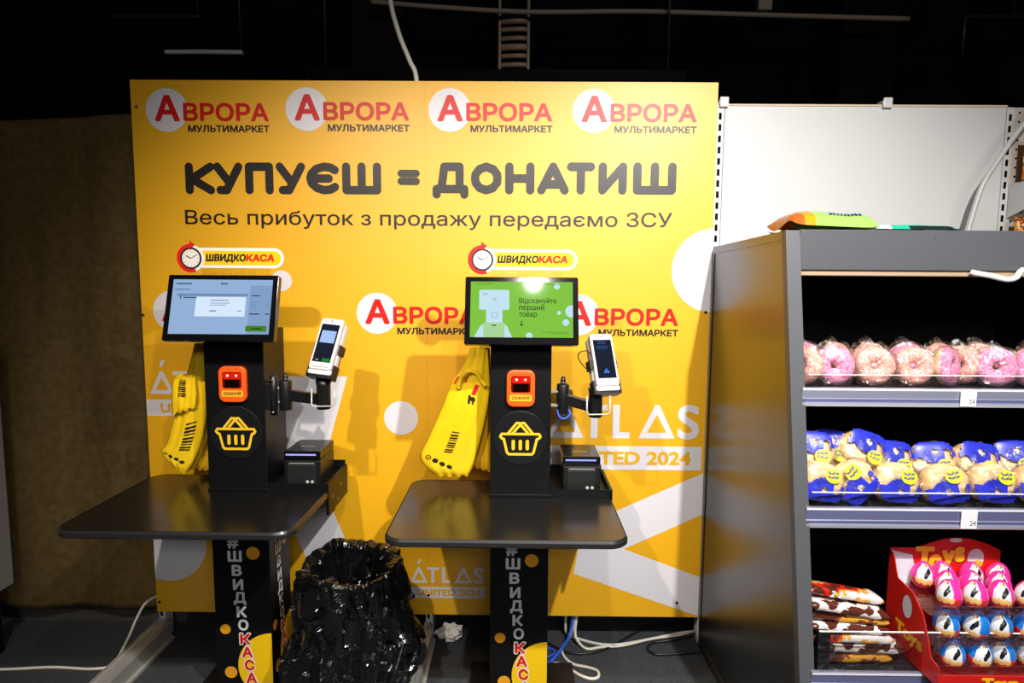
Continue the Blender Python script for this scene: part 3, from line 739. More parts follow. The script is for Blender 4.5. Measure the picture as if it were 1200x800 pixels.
def K(k, p): return (k[0]+p[0], k[1]+p[1], k[2]+p[2])
e1 = K(K1L, (0.345, -0.01, 1.290)); e2 = K(K2L, (0.284, 0.02, 1.245))
terminal(e1, ((e1[0]-0.006, e1[1]-0.045, e1[2]+0.036), (0.18, 0.45, 1), (-0.20, -1, 0.35)), 'white payment terminal with pale blue box on screen, beside the left checkout', 1)
t2, T2 = terminal(e2, ((e2[0]+0.045, e2[1]-0.045, e2[2]+0.030), (-0.13, 0.45, 1), (0.30, -1, 0.38)), 'white payment terminal with dark screen, beside the green screen checkout', 2)
b = MB(); pt = [at(x, y, y=-0.40)-Vector(e2) for x, y in ((693, 437), (684, 429), (678, 420), (679, 413), (688, 411), (692, 416))]
b.tube(pt, 0.0022, CBLK, 6); b.build('cable', t2)
b = MB(); hk = Vector(K2L)
b.tube([hk+Vector(p) for p in ((0.14, 0.05, 1.18), (0.15, 0.03, 1.155), (0.17, 0.028, 1.150), (0.19, 0.04, 1.165), (0.185, 0.05, 1.18))], 0.004, CBLB, 8)
tag(b.build('terminal_cable'), 'blue cable looped under the arm hinge of the green screen checkout', 'cable')

# carrier bags hanging at the left of each column
def hbag(name, label, left, right, Y, thick, mat, seed, decor=None, nu=22, nv=34):
    """bag lofted between its left and right outline (photo positions read on the plane y=Y)"""
    Lp = bez([at(x, y, y=Y) for x, y in left]); Rp = bez([at(x, y, y=Y) for x, y in right])
    def samp(P, v):
        f = v*(len(P)-1); i = min(int(f), len(P)-2); return P[i].lerp(P[i+1], f-i)
    org = samp(Lp, 0).lerp(samp(Rp, 0), .5)
    def S(u, v, side=1, lift=0.0):
        p = samp(Lp, v).lerp(samp(Rp, v), u)
        h = thick*math.sqrt(max(0, 1-(2*u-1)**2))*(0.35+0.65*min(1, v*2.2))*min(1, (1-v)*7+0.35)
        h += side*(0.003*math.sin(u*26+seed+v*2)*(0.4+0.6*u)+0.004*math.sin(u*11+seed)*(1-v)+0.005*noise.noise((u*3, v*3, seed)))*math.sin(PI*u)
        return Vector((p.x, p.y-side*h-lift, p.z+0.004*math.sin(u*23+seed)*(v > .97)))-org
    o = empty(name, org, label, 'carrier bag', None)
    b = MB()
    b.surf(lambda u, v: S(u, v, 1), nu, nv, mat); b.surf(lambda u, v: S(u, v, -1), nu, nv, mat)
    bmesh.ops.remove_doubles(b.bm, verts=b.bm.verts[:], dist=0.0004); b.build('bag_body', o)
    if decor:
        for nm, fn in decor:
            b = MB(); fn(b, lambda u, v, l=0.0015: S(u, v, 1, l)); b.build(nm, o, recalc=False)
    return o, S
def dq(b, S, u0, u1, v0, v1, m, sk=0.0, n=3):
    for i in range(n):
        for j in range(n):
            q = [(u0+(u1-u0)*a/n, v0+(v1-v0)*c/n) for a, c in ((i, j), (i+1, j), (i+1, j+1), (i, j+1))]
            b.face([b.v(S(u+sk*(v-v0), v, 0.002)) for u, v in q], m)
def bars(b, S, u0, u1, v0, v1, sk=0.0):
    for i in range(9): 
        w = (0.6 if i % 3 else 0.35)*(v1-v0)/9; vv = v0+(v1-v0)*i/9
        dq(b, S, u0, u1, vv, vv+w, PBLK, sk, 2)
def icons(b, S, u0, u1, v, dv, slope=0.0):
    for i in range(4):
        uc = u0+(u1-u0)*(i+.5)/4; vc = v+slope*i; r = (u1-u0)/9.5
        pts = [(uc+r*math.cos(2*PI*k/12), vc+dv*math.sin(2*PI*k/12)) for k in range(12)]
        if i == 0:
            for k in range(12):
                a = pts[k]; c = pts[(k+1) % 12]; f = lambda p: (uc+(p[0]-uc)*.68, vc+(p[1]-vc)*.68)
                b.face([b.v(S(*a)), b.v(S(*c)), b.v(S(*f(c))), b.v(S(*f(a)))], PBLK)
            pts = [(uc+(x-uc)*.3, vc+(y-vc)*.3) for x, y in pts]
        b.face([b.v(S(u, w)) for u, w in pts], PBLK)
Y2 = -0.30
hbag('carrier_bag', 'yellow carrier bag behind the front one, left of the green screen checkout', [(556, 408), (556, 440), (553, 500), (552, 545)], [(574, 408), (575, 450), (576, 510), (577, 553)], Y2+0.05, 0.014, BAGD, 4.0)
def mark2(b, S):
    dq(b, S, 0.55, 0.66, 0.385, 0.41, PBLK, 1.0); dq(b, S, 0.50, 0.55, 0.375, 0.43, PBLK, 0.5); dq(b, S, 0.60, 0.64, 0.39, 0.43, PBLK, 0.5)
    dq(b, S, 0.60, 0.70, 0.30, 0.37, PRED, -0.6); dq(b, S, 0.30, 0.345, 0.25, 0.30, PRED, 0.2); dq(b, S, 0.05, 0.10, 0.26, 0.32, PRED, 0.2)
deco2 = [('barcode', lambda b, S: bars(b, S, 0.40, 0.55, 0.60, 0.745, -0.35)), ('icon_row', lambda b, S: icons(b, S, 0.10, 0.62, 0.80, 0.022, 0.022)), ('store_logo', mark2)]
o, S = hbag('carrier_bag', 'yellow carrier bag with barcode in front, left of the green screen checkout', [(551, 407), (543, 428), (528, 450), (517, 478), (501, 514), (492, 537), (510, 557)], [(574, 407), (574, 430), (575, 458), (570, 490), (563, 520), (555, 545), (549, 557)], Y2, 0.022, BAGY, 1.0, deco2)
b = MB(); org = o.location
pt = [at(x, y, y=Y2-0.022)-org for x, y in ((537, 455), (541, 442), (549, 435), (558, 437), (564, 446), (569, 452))]
b.tube(pt, lambda t: 0.009, BAGY, 8); b.build('handle_loop', o)
Y1 = -0.27
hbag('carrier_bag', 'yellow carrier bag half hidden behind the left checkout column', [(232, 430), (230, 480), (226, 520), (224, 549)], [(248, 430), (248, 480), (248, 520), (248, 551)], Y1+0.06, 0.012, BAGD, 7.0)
deco1 = [('barcode', lambda b, S: bars(b, S, 0.50, 0.78, 0.50, 0.73, -0.4)), ('icon_row', lambda b, S: icons(b, S, 0.10, 0.80, 0.80, 0.020, 0.020))]
hbag('carrier_bag', 'yellow carrier bag with icon row at bottom, left of the left checkout', [(228, 402), (221, 430), (210, 465), (201, 500), (195, 520), (189, 530), (203, 545)], [(241, 402), (241, 430), (243, 460), (242, 490), (236, 520), (228, 540), (217, 555)], Y1, 0.020, BAGY, 2.0, deco1)
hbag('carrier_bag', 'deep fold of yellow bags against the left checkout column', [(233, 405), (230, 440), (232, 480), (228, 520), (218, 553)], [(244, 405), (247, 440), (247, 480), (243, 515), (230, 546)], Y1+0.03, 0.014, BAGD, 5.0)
deco1b = [('barcode', lambda b, S: bars(b, S, 0.28, 0.58, 0.24, 0.68, 0.05))]
hbag('carrier_bag', 'small folded yellow bag flap with barcode, topmost at the left checkout', [(212, 437), (203, 446), (201, 465), (202, 486)], [(229, 440), (230, 450), (231, 464), (229, 477)], Y1-0.035, 0.006, BAGY, 3.0, deco1b)
for kk, kl in ((k1, K1L), (k2, K2L)):
    b = MB(); b.tube([(-0.1145, 0.10, 1.42), (-0.16, 0.10, 1.42), (-0.17, 0.10, 1.425), (-0.173, 0.10, 1.44)], 0.004, CHROME, 8, smooth_path=False); b.build('bag_hook', kk)

# ------------------------------------------------------------------ waste bin with black liner
LIN = M('bin_liner_black', (0.005, 0.005, 0.0055), 0.19, 0, 0.8, bump=0.5, bscale=24)
bn = empty('waste_bin', (-0.632, -0.41, 0), 'waste bin wrapped in a shiny black bag between the two checkouts', 'bin')
def ridge(p): return 1-2*abs(noise.noise(p))
def crk(th, z):
    x, y = math.cos(th), math.sin(th)
    w = Vector((noise.noise((x*3, y*3, z*5)), noise.noise((x*3+5, y*3, z*5)), noise.noise((x*3, y*3+7, z*5))))*0.5
    p = Vector((x, y, z*2.2))+w*0.35
    def cell(q):   # flat facets that meet in sharp creases, like crumpled film
        d, pts = noise.voronoi(q)
        c = pts[0]-q
        n = Vector((noise.noise(pts[0]*7.1), noise.noise(pts[0]*7.1+Vector((3, 1, 9))), noise.noise(pts[0]*7.1+Vector((8, 2, 4)))))
        return n.dot(c)
    return cell(p*2.3)*0.070+cell(p*4.6+Vector((4, 1, 2)))*0.034+ridge(p*2.2)*0.012
NS = 220
prof = []
for i in range(90):  # outer skin from the floor up to the rim
    t = i/89; z = 0.03+t*0.535
    r = 0.245 if z < 0.22 else 0.245-((z-0.22)/0.345)**0.8*0.062
    if z < 0.15: r = 0.185+0.06*max(0, (z-0.08)/0.07)
    if z > 0.20 and z < 0.34: r += 0.012*math.sin((z-.20)/.14*PI)
    prof.append((r, z))
NO = len(prof)
prof += [(0.186, 0.578), (0.180, 0.587), (0.172, 0.587), (0.164, 0.578)]+[(0.158-0.02*t*t, 0.565-0.33*t) for t in [i/30 for i in range(31)]]+[(0.10, 0.222), (0.05, 0.215), (0.01, 0.212)]
b = MB()
def prad(th, i):
    r, z = prof[i]
    inner = i >= NO+3
    zz = z*1.1+3 if inner else z
    k = 0.9 if inner else 1.0-0.5*max(0, min(1, (z-0.53)/0.03))
    pleat = 0.004*math.sin(th*9+3*math.sin(th*2+z*4))*(0 if z > 0.5 else 1)
    d = k*crk(th, zz)+pleat
    return max(0.004, r+(d if not inner else -abs(d)))/r
b.lathe(prof, LIN, NS, False, False, prad)
for v in b.bm.verts:
    th = math.atan2(v.co.y, v.co.x); q = max(0, (v.co.z-0.42)/0.16)
    v.co.z += min(q, 1)*(0.012*math.sin(th*3+1)+0.016*noise.noise((math.cos(th)*3, math.sin(th)*3, 0))+0.008*noise.noise((math.cos(th)*9, math.sin(th)*9, 4))+0.012*math.sin(th))
    v.co.x *= 1.0+0.03*math.sin(th*2)
o = b.build('bag_liner', bn)
b = MB(); b.lathe([(0.12, 0.0), (0.13, 0.01), (0.15, 0.20), (0.145, 0.20), (0.12, 0.02)], BLKP, 40, True, True); b.build('bin_body', bn)
for a0, a1, z0, z1 in ((-0.55, -1.15, 0.34, 0.08),):
    b = MB()
    pts = [((0.262+0.012*math.sin(t*3))*math.cos(a0+(a1-a0)*t), (0.262+0.012*math.sin(t*3))*math.sin(a0+(a1-a0)*t), z0+(z1-z0)*t) for t in (0, .2, .4, .6, .8, 1)]
    b.tube(pts, lambda t: 0.012*math.sin(PI*(0.1+0.8*t)), LIN, 8); b.build('liner_fold', bn)

# ------------------------------------------------------------------ floor cables
def cable(name, pts, r, m, label, cat='cable'):
    b = MB(); b.tube(pts, r, m, 8); return tag(b.build(name), label, cat)
cable('floor_cable', [(-2.6, -0.25, .006), (-2.19, -0.24, .006), (-1.985, -0.222, .006), (-1.80, -0.230, .006), (-1.735, -0.20, .012), (-1.72, -0.12, 0.07), (-1.715, -0.06, 0.13), (-1.69, -0.02, 0.19), (-1.64, 0.03, 0.208), (-1.60, 0.05, 0.20)], 0.006, CBLW, 'white cable lying across the floor at lower left')
def fl(px, py, z=0.006): p = at(px, py, z=z); return (p.x, p.y, z)
cable('floor_cable', [(0.245, 0.05, 0.16), fl(663, 738, .03), fl(672, 746), fl(700, 754), fl(725, 755), fl(760, 749), fl(800, 741), fl(835, 738)], 0.0065, CBLW, 'upper white cable bundle strand on the floor right of the green screen checkout')
cable('floor_cable', [(0.30, 0.05, 0.16), fl(674, 740, .05), fl(678, 752, .02), fl(688, 760), fl(705, 758), fl(730, 756, .012), fl(765, 748, .012), fl(805, 743), fl(835, 741)], 0.0065, CBLW, 'lower white cable bundle strand looping on the floor right of the green screen checkout')
cable('floor_cable', [fl(640, 780), fl(650, 777), fl(662, 780), fl(678, 790), fl(692, 795), fl(701, 793), fl(700, 786), fl(690, 782), fl(672, 778), fl(661, 769), fl(659, 758), fl(668, 745, .03), (0.30, 0.05, 0.15)], 0.0065, CBLW, 'white looped cable end on the floor beside the pedestal of the green screen checkout')
cable('floor_cable', [(0.285, 0.05, 0.17), fl(668, 742, .05), fl(660, 757, .03), fl(650, 770, .02), fl(640, 780, .014), fl(628, 788, .012)], 0.008, CBLB, 'blue cable slanting to the floor behind the green screen checkout')
cable('floor_cable', [fl(625, 755), fl(642, 759), fl(650, 764), fl(643, 769), fl(628, 772)], 0.006, CBLB, 'small blue cable loop on the floor behind the green screen pedestal')
cable('floor_cable', [fl(840, 738, .04), fl(815, 742, .03), fl(785, 750, .012), fl(765, 753), fl(759, 760), fl(768, 766), fl(790, 766), fl(840, 762)], 0.006, CBLK, 'black cable loop on the floor by the black shelf unit')
cable('floor_cable', [fl(640, 752), fl(665, 764), fl(690, 765), fl(715, 758), fl(760, 735), fl(820, 728)], 0.005, CBLK, 'thin black cable on the floor under the white cables')
b = MB()
def scr(u, v):
    th = 2*PI*u; ph = PI*v; d = Vector((math.sin(ph)*math.cos(th), math.sin(ph)*math.sin(th), math.cos(ph)))
    r = 0.036*(1+0.9*noise.noise(d*2.3+Vector((5, 1, 2)))+0.4*noise.noise(d*5))
    return (d.x*r*1.5, d.y*r, 0.03+d.z*r*0.9)
b.surf(scr, 24, 14, M('crumpled_paper', (0.72, 0.70, 0.66), 0.7), closed_u=True, smooth=False)
tag(b.build('paper_scrap', loc=(-0.300, 0.03, 0.0)), 'crumpled white paper on the floor under the yellow board', 'paper')

# ------------------------------------------------------------------ black shelf unit at right
UX0, UX1 = 0.850, 2.10
GREYM = M('unit_charcoal', (0.082, 0.087, 0.096), 0.45, 0, 0.4, bump=0.03, bscale=90)
SIDEM = M('unit_side_black', (0.004, 0.0038, 0.0035), 0.30, 0, 0.5, bump=0.012, bscale=60)
SIDEM.node_tree.nodes['Principled BSDF'].inputs['IOR'].default_value = 2.0
INM = M('unit_inside_black', (0.0035, 0.0035, 0.0035), 0.7, 0, 0.2)
def yf(z):  # front slope of the unit
    return -0.728-(1.835-z)*0.187
un = empty('shelf_unit', (UX0+0.6, -0.45, 0), 'black sloping fronted shop shelf unit at right with three shelves of packaged sweets', 'shelf unit')
UO = Vector(un.location)
def ub(): b = MB(); b.T = Tr(-UO.x, -UO.y, -UO.z); return b
b = ub()
outl = [(-0.012, 0.02), (-0.012, 1.822), (yf(1.835), 1.835), (yf(0.10)+0.0, 0.10), (yf(0.10)+0.05, 0.02)]
tf = lambda x: Tr(-UO.x, -UO.y, -UO.z) @ Matrix(((0, 0, 1, x), (1, 0, 0, 0), (0, 1, 0, 0), (0, 0, 0, 1)))
b.T = tf(UX0); b.prism(outl, 0.0, 0.03, SIDEM); 
inset = [(-0.03, 0.05), (-0.03, 1.793), (yf(1.80)+0.022, 1.806), (yf(0.12)+0.022, 0.12), (yf(0.12)+0.06, 0.05)]
def rim(A, B, m):
    n = len(A)
    for i in range(n):
        j = (i+1) % n; b.face([b.v((*A[i], -0.0035)), b.v((*A[j], -0.0035)), b.v((*B[j], -0.0035)), b.v((*B[i], -0.0035))], m); b.face([b.v((*B[i], -0.0035)), b.v((*B[j], -0.0035)), b.v((*B[j], 0)), b.v((*B[i], 0))], m)
rim(outl, inset, SIDEM); b.build('side_panel', un)
b = ub(); b.T = tf(UX1-0.03); b.prism(outl, 0.0, 0.03, SIDEM); b.build('side_panel', un)
b = ub()   # frame stile at the left of the front
b.T = tf(UX0-0.004); b.prism([(yf(1.835)-0.002, 1.836), (yf(1.835)+0.03, 1.836), (yf(0.08)+0.03, 0.08), (yf(0.08)-0.002, 0.08)], 0.0, 0.044, GREYM, bevel=0.0); b.build('front_stile', un)
b = ub(); b.T = tf(UX1-0.04); b.prism([(yf(1.835)-0.002, 1.836), (yf(1.835)+0.03, 1.836), (yf(0.08)+0.03, 0.08), (yf(0.08)-0.002, 0.08)], 0.0, 0.044, GREYM); b.build('front_stile', un)
b = ub(); b.box(UX0+0.03, UX1-0.03, -0.03, -0.012, 0.05, 1.82, INM); b.build('back_panel', un)
b = ub(); b.box(UX0+0.04, UX1-0.04, -0.735, -0.715, 1.712, 1.838, GREYM, 0.002); b.build('fascia', un)
b = ub(); b.box(UX0+0.03, UX1-0.03, -0.715, -0.02, 1.80, 1.82, INM); b.build('top_panel', un)
b = ub(); b.box(UX0+0.04, UX1-0.04, -0.728, -0.69, 1.694, 1.712, M('lamp_strip', (0.42, 0.30, 0.20), 0.5), 0.003); b.build('lamp_strip', un)
SHM = M('shelf_black', (0.012, 0.012, 0.013), 0.4); RAIL = M('price_rail_silver', (0.40, 0.42, 0.56), 0.28, 0.55); RAILD = M('price_rail_blue', (0.18, 0.19, 0.38), 0.3, 0.4)
RAILW = M('price_rail_edge', (0.78, 0.79, 0.86), 0.3); TAGW = M('price_tag_paper', (0.82, 0.82, 0.84), 0.5); CLEAR = Mfilm('clear_guard', (1, 1, 1), 0.02, 0.05); GEDGE = M('guard_edge', (0.85, 0.85, 0.88), 0.2)
def shelf(z1, dz, tagx, guard):
    yr = yf(z1)-0.012
    b = ub(); b.box(UX0+0.03, UX1-0.03, yr+0.012, -0.03, z1-0.03, z1-0.006, SHM); sh = b.build('shelf', un)
    b = ub(); x0, x1 = UX0+0.030, UX1-0.04
    z0 = z1-dz
    prof = [(yr+.012, z0), (yr+.002, z0), (yr, z0+.004), (yr-.003, z0+.010), (yr+.003, z0+.013), (yr+.003, z0+.020), (yr+.0, z0+.023), (yr+.003, z0+.026), (yr+.003, z1-.012), (yr, z1-.008), (yr, z1-.002), (yr+.012, z1)]
    b.T = tf(x0); n = len(prof)
    mt = [RAILD, RAILW, RAILW, RAIL, RAILD, RAIL, RAIL, RAIL if z1 > 1.2 else RAILD, RAILW, RAILW, RAIL, RAIL]
    A = [b.v((*p, 0)) for p in prof]; B = [b.v((*p, x1-x0)) for p in prof]
    for i in range(n): j = (i+1) % n; b.face([A[i], A[j], B[j], B[i]], mt[i])
    b.face(A, RAIL); b.face(B[::-1], RAIL); b.build('price_rail', sh)
    for tx in tagx:
        b = ub(); b.box(tx-0.024, tx+0.024, yr-0.005, yr-0.003, z0+.004, z1-.006, TAGW)
        b.T = b.T @ Tr(tx, yr-0.005, z0) @ FRONT; b.text('24', 0.002, 0.020, dz*0.22, dz*0.45, 0.0006, M('tag_ink', (0.06, 0.06, 0.10), 0.5), 0.0); b.build('price_tag', sh, recalc=False)
    if guard:
        b = ub(); b.box(UX0+0.045, UX1-0.05, yr+0.003, yr+0.005, z1, z1+guard, CLEAR); b.box(UX0+0.045, UX1-0.05, yr+0.0015, yr+0.0062, z1+guard-0.0012, z1+guard+0.0012, GEDGE); b.build('clear_guard', sh)
    return yr
Z1, Z2, Z3 = 1.352, 0.998, 0.530
YR1 = shelf(Z1, 0.058, (1.383,), 0.040); YR2 = shelf(Z2, 0.064, (1.365,), 0.046); YR3 = shelf(Z3, 0.06, (), 0.125)
b = ub(); b.box(UX0+0.05, UX0+0.085, yf(.55)-0.005, yf(.55)+0.02, 0.535, 0.645, BLKP, 0.003); b.build('guard_bracket', un)
b = ub(); b.box(UX0+0.03, UX1-0.03, yf(.2)+0.06, yf(.2)+0.08, 0.02, 0.46, INM); b.build('kick_panel', un)
# cable end clipped under the fascia
b = MB(); b.tube([(1.430, -0.740, 1.708), (1.440, -0.75, 1.704), (1.47, -0.765, 1.697), (1.515, -0.775, 1.686), (1.55, -0.765, 1.691), (1.572, -0.752, 1.708), (1.59, -0.74, 1.716)], 0.009, M('white_plug', (0.8, 0.8, 0.78), 0.4), 10)
tag(b.build('white_cable_end'), 'bent white cable end hanging under the fascia of the black shelf unit', 'cable')

# ------------------------------------------------------------------ goods on the unit
FILM = Mfilm('clear_film', (1, 1, 1), 0.085, 0.12)
rng = random.Random(7)
def sprk(name, c1, c2): return Mnoise(name, c1, c2, 170, 0.6, bump=0.6, lo=0.38, hi=0.62)
DPK = sprk('icing_magenta', (0.80, 0.14, 0.36), (0.95, 0.55, 0.72)); DSL = sprk('icing_salmon', (0.85, 0.28, 0.22), (0.95, 0.62, 0.52))
DGH = M('dough_beige', (0.82, 0.56, 0.27), 0.6)
def film_shell(b, rx, ry, rz, seed, ears=True):
    def S(u, v):
        th = 2*PI*u; ph = PI*v
        d = Vector((math.sin(ph)*math.cos(th), math.sin(ph)*math.sin(th), math.cos(ph)))
        k = 1+0.16*noise.noise(d*3.1+Vector((seed, 0, 0)))+0.08*noise.noise(d*8+Vector((0, seed, 0)))
        e = (abs(d.x)**6)*0.22 if ears else 0
        q = lambda t: math.copysign(abs(t)**0.75, t)
        return (q(d.x)*rx*(k+e), q(d.y)*ry*k*(1-0.6*abs(d.x)**5), q(d.z)*rz*k)
    b.surf(S, 40, 22, FILM, closed_u=True, smooth=False)
def donut_pack(mat, seed):
    r = empty('wrapped_donut', (0, 0, 0), '', 'donut', 'iced donuts in clear film on the upper shelf')
    b = MB(); R0, r0 = 0.035, 0.0255
    def S(u, v):
        th = 2*PI*u; ph = 2*PI*v
        n = noise.noise((math.cos(th)*2+seed, math.sin(th)*2, math.cos(ph)))*0.003
        rr = R0+(r0+n)*math.cos(ph)
        return (rr*math.cos(th), -(r0*0.95+n)*math.sin(ph), rr*math.sin(th))
    b.surf(S, 40, 25, mat, closed_u=True, mat_fn=lambda u, v: mat if (v < 0.53 or v > 0.985) else DGH)
    bmesh.ops.remove_doubles(b.bm, verts=b.bm.verts[:], dist=1e-5); b.build('donut', r)
    b = MB(); film_shell(b, 0.062, 0.032, 0.064, seed)
    pts = [(-0.02, 0, 0.055), (-0.028, -0.004, 0.075), (-0.012, 0.003, 0.084), (0.004, -0.003, 0.072), (0.014, 0, 0.055)]
    b.face([b.v(p) for p in pts], FILM); b.face([b.v((p[0]*1.3, p[1]+.01, p[2]*0.97)) for p in pts], FILM)
    b.build('wrapper', r)
    return r
protoA = donut_pack(DPK, 1.0); protoB = donut_pack(DSL, 4.0)
zd = Z1+0.060
fr = [(0.908, 'B', -1.05, 'salmon donut cut by the frame at the left end of the upper shelf'), (1.004, 'A', -0.25, 'magenta iced donut second from left on the upper shelf'), (1.130, 'B', -.25, 'pale salmon donut third from left on the upper shelf'),
      (1.252, 'B', -.3, 'beige salmon donut fourth from left, left of the pink turned one'), (1.355, 'A', 0.65, 'pink donut turned sideways above the left of the price tag'), (1.440, 'B', -0.95, 'salmon donut seen nearly edge on above the price tag'),
      (1.512, 'A', -0.35, 'magenta iced donut right of the price tag'), (1.612, 'A', 0.3, 'pink donut cut by the right edge of the photo on the upper shelf')]
usedA = usedB = False
def put(proto, first, loc, lb, rot, sc=None):
    if first:
        proto.location = loc; proto.rotation_euler = rot; proto['label'] = lb
        if sc: proto.scale = sc
        return proto
    return copy_tree(proto, loc, lb, rot, sc)
seen = set()
def place(d, key, loc, lb, rot, sc=None):
    o = put(d[key], key not in seen, loc, lb, rot, sc); seen.add(key); return o
for x, kx, rz, lb in fr:
    place({'A': protoA, 'B': protoB}, kx, (x, YR1+0.062+rng.uniform(0, .008)+(0.055 if abs(x-1.44) < .01 else 0), zd), lb, (-0.12, rng.uniform(-.1, .1), rz))
for i, x in enumerate((0.95, 1.055, 1.17, 1.29, 1.40, 1.53)):
    o = place({'A': protoA, 'B': protoB}, 'B' if i % 3 else 'A', (x, YR1+0.16, zd+0.004), 'donut in the second row behind the %s' % ('left end donuts', 'magenta donut second from left', 'pale salmon donut', 'beige salmon donut', 'pink turned donut', 'magenta donut right of the tag')[i], (-0.1, 0, rng.uniform(-.3, .3)))

BUN = Mnoise('bun_golden', (0.86, 0.50, 0.20), (0.93, 0.66, 0.36), 9, 0.5); PBLU = M('print_blue', (0.02, 0.03, 0.50), 0.35); PYG = M('sticker_lime', (0.62, 0.66, 0.03), 0.4); PPUR = M('sticker_purple', (0.10, 0.06, 0.35), 0.4)
def bun_pack(seed, flip):
    r = empty('wrapped_bun', (0, 0, 0), '', 'bun', 'sweet buns in blue printed film on the middle shelf')
    b = MB()
    def S(u, v):
        th = 2*PI*u; ph = 2*PI*v; R0, r0 = 0.038, 0.033
        rr = R0+r0*math.cos(ph); n = noise.noise((math.cos(th)*1.6+seed, math.sin(th)*1.6, math.cos(ph)))*0.006
        return ((rr+n)*1.08*math.cos(th), -(r0*0.85+n)*math.sin(ph), (rr+n)*0.86*math.sin(th))
    b.surf(S, 40, 24, BUN, closed_u=True)
    bmesh.ops.remove_doubles(b.bm, verts=b.bm.verts[:], dist=1e-5); b.build('bun', r)
    b = MB(); film_shell(b, 0.072, 0.040, 0.058, seed); b.build('wrapper', r)
    # blue printing and sticker on the film
    def F(x, z, l=0.0): 
        q = max(0, 1-(x/0.080)**4-(z/0.066)**4)
        return (x, -0.032*q**0.35-0.006-l, z)
    b = MB(); s = flip; n = 22
    for i in range(n):
        for j in range(n):
            x0 = -0.066+0.132*i/n; z0 = -0.055+0.11*j/n; x, z = x0+0.003, z0+0.0025
            edge = 0.004*noise.noise((x*60, seed, 0))
            hole = math.hypot(x-0.002, z*s+0.022) < 0.010
            notch = abs(x-0.042) < 0.011 and z*s > -0.028
            arch = z*s < 0.006+edge+0.010*math.cos(x*55)
            if arch and not hole and not notch and (x/.064)**4+(z/.056)**4 < 0.95:
                dx, dz = 0.132/n, 0.11/n
                b.face([b.v(F(x0, z0)), b.v(F(x0+dx, z0)), b.v(F(x0+dx, z0+dz)), b.v(F(x0, z0+dz))], PBLU, True)
    b.build('printed_band', r)
    b = MB(); cx, cz = 0.026, 0.024*s
    b.face([b.v(F(cx+0.026*math.cos(2*PI*k/20), cz+0.022*math.sin(2*PI*k/20), 0.003)) for k in range(20)], PYG)
    for q in range(6):
        a = cx-0.015+0.012*(q % 3); c = cz+0.007-0.012*(q//3)
        for w in range(3):
            x0 = a+w*0.0034-.003; z0 = c+rng.uniform(-.003, .003)
            b.face([b.v(F(x0, z0, 0.005)), b.v(F(x0+0.0026, z0+.001, 0.005)), b.v(F(x0+0.0022, z0+.0062, 0.005)), b.v(F(x0-.0004, z0+.0055, 0.005))], PPUR)
    b.build('sticker', r, recalc=False)
    return r
bunA = bun_pack(2.0, 1); bunB = bun_pack(6.0, -1)
BN = {'bA': bunA, 'bB': bunB}
for x, z, dy, ky, ry, lb in ((0.945, 0.062, 0, 'bA', 0.1, 'bun pack at the left end of the front row, middle shelf'), (1.045, 0.064, 0, 'bA', -0.9, 'tilted bun pack second in the front row with blue print at its right'),
        (1.175, 0.060, 0, 'bA', 0.05, 'bun pack third from left in the front row of the middle shelf'), (1.325, 0.058, 0, 'bA', -0.25, 'bun pack left of the lower price tag in the front row'),
        (1.470, 0.062, 0, 'bA', 0.05, 'bun pack directly right above the lower price tag'), (1.61, 0.06, 0, 'bA', 0.2, 'bun pack cut by the right edge of the photo on the middle shelf'),
        (0.948, 0.140, 0.075, 'bB', 0.05, 'upper row bun pack at the left end with blue top'), (1.028, 0.135, 0.12, 'bB', 0.1, 'upper row bun pack squeezed second from left'),
        (1.112, 0.142, 0.080, 'bB', 0.3, 'upper row bun pack with blue top above the tilted one'), (1.23, 0.100, 0.12, 'bB', 0.1, 'lower lying bun pack behind the third front pack'),
        (1.36, 0.100, 0.11, 'bB', -0.1, 'bun pack lying behind the one left of the lower price tag'), (1.50, 0.100, 0.11, 'bB', 0.12, 'bun pack lying behind the one above the lower price tag'), (1.63, 0.105, 0.12, 'bB', 0, 'bun pack in the back row at the right edge of the photo')):
    place(BN, ky, (x, YR2+0.062+dy, Z2+z-0.002), lb, (-0.20 if dy == 0 else -0.45, ry, rng.uniform(-.35, -.05)), (0.92, 1, 1.0))

# snack bars at the bottom
def wrap_mat(name, cols, sc, st):
    m = M(name, cols[0], 0.25, 0, 0.6); nt = m.node_tree; L = nt.links.new; bs = nt.nodes['Principled BSDF']
    tc = nt.nodes.new('ShaderNodeTexCoord'); mp = nt.nodes.new('ShaderNodeMapping'); mp.inputs['Scale'].default_value = st
    n = nt.nodes.new('ShaderNodeTexNoise'); n.inputs['Scale'].default_value = sc; n.inputs['Detail'].default_value = 3
    r = nt.nodes.new('ShaderNodeValToRGB'); r.color_ramp.interpolation = 'CONSTANT'
    el = r.color_ramp.elements
    el[0].position = 0; el[0].color = (*cols[0], 1); el[1].position = 0.42; el[1].color = (*cols[1], 1)
    for k, c in enumerate(cols[2:]):
        e = el.new(0.50+0.07*k); e.color = (*c, 1)
    L(tc.outputs['Object'], mp.inputs['Vector']); L(mp.outputs['Vector'], n.inputs['Vector']); L(n.outputs['Fac'], r.inputs['Fac']); L(r.outputs['Color'], bs.inputs['Base Color'])
    return m
BROWN = (0.09, 0.022, 0.012); CREAM = (0.72, 0.68, 0.66); GOLD = (0.75, 0.36, 0.04); REDW = (0.62, 0.02, 0.012)
WM = {'w': wrap_mat('wrapper_white_brown', [BROWN, CREAM, CREAM, BROWN], 11, (1, 1, 1)), 'r': wrap_mat('wrapper_red_brown', [BROWN, REDW, GOLD, CREAM], 13, (1, 1, 1)), 'b': wrap_mat('wrapper_brown_gold', [BROWN, BROWN, (0.25, 0.06, 0.03), GOLD], 12, (1, 1, 1))}
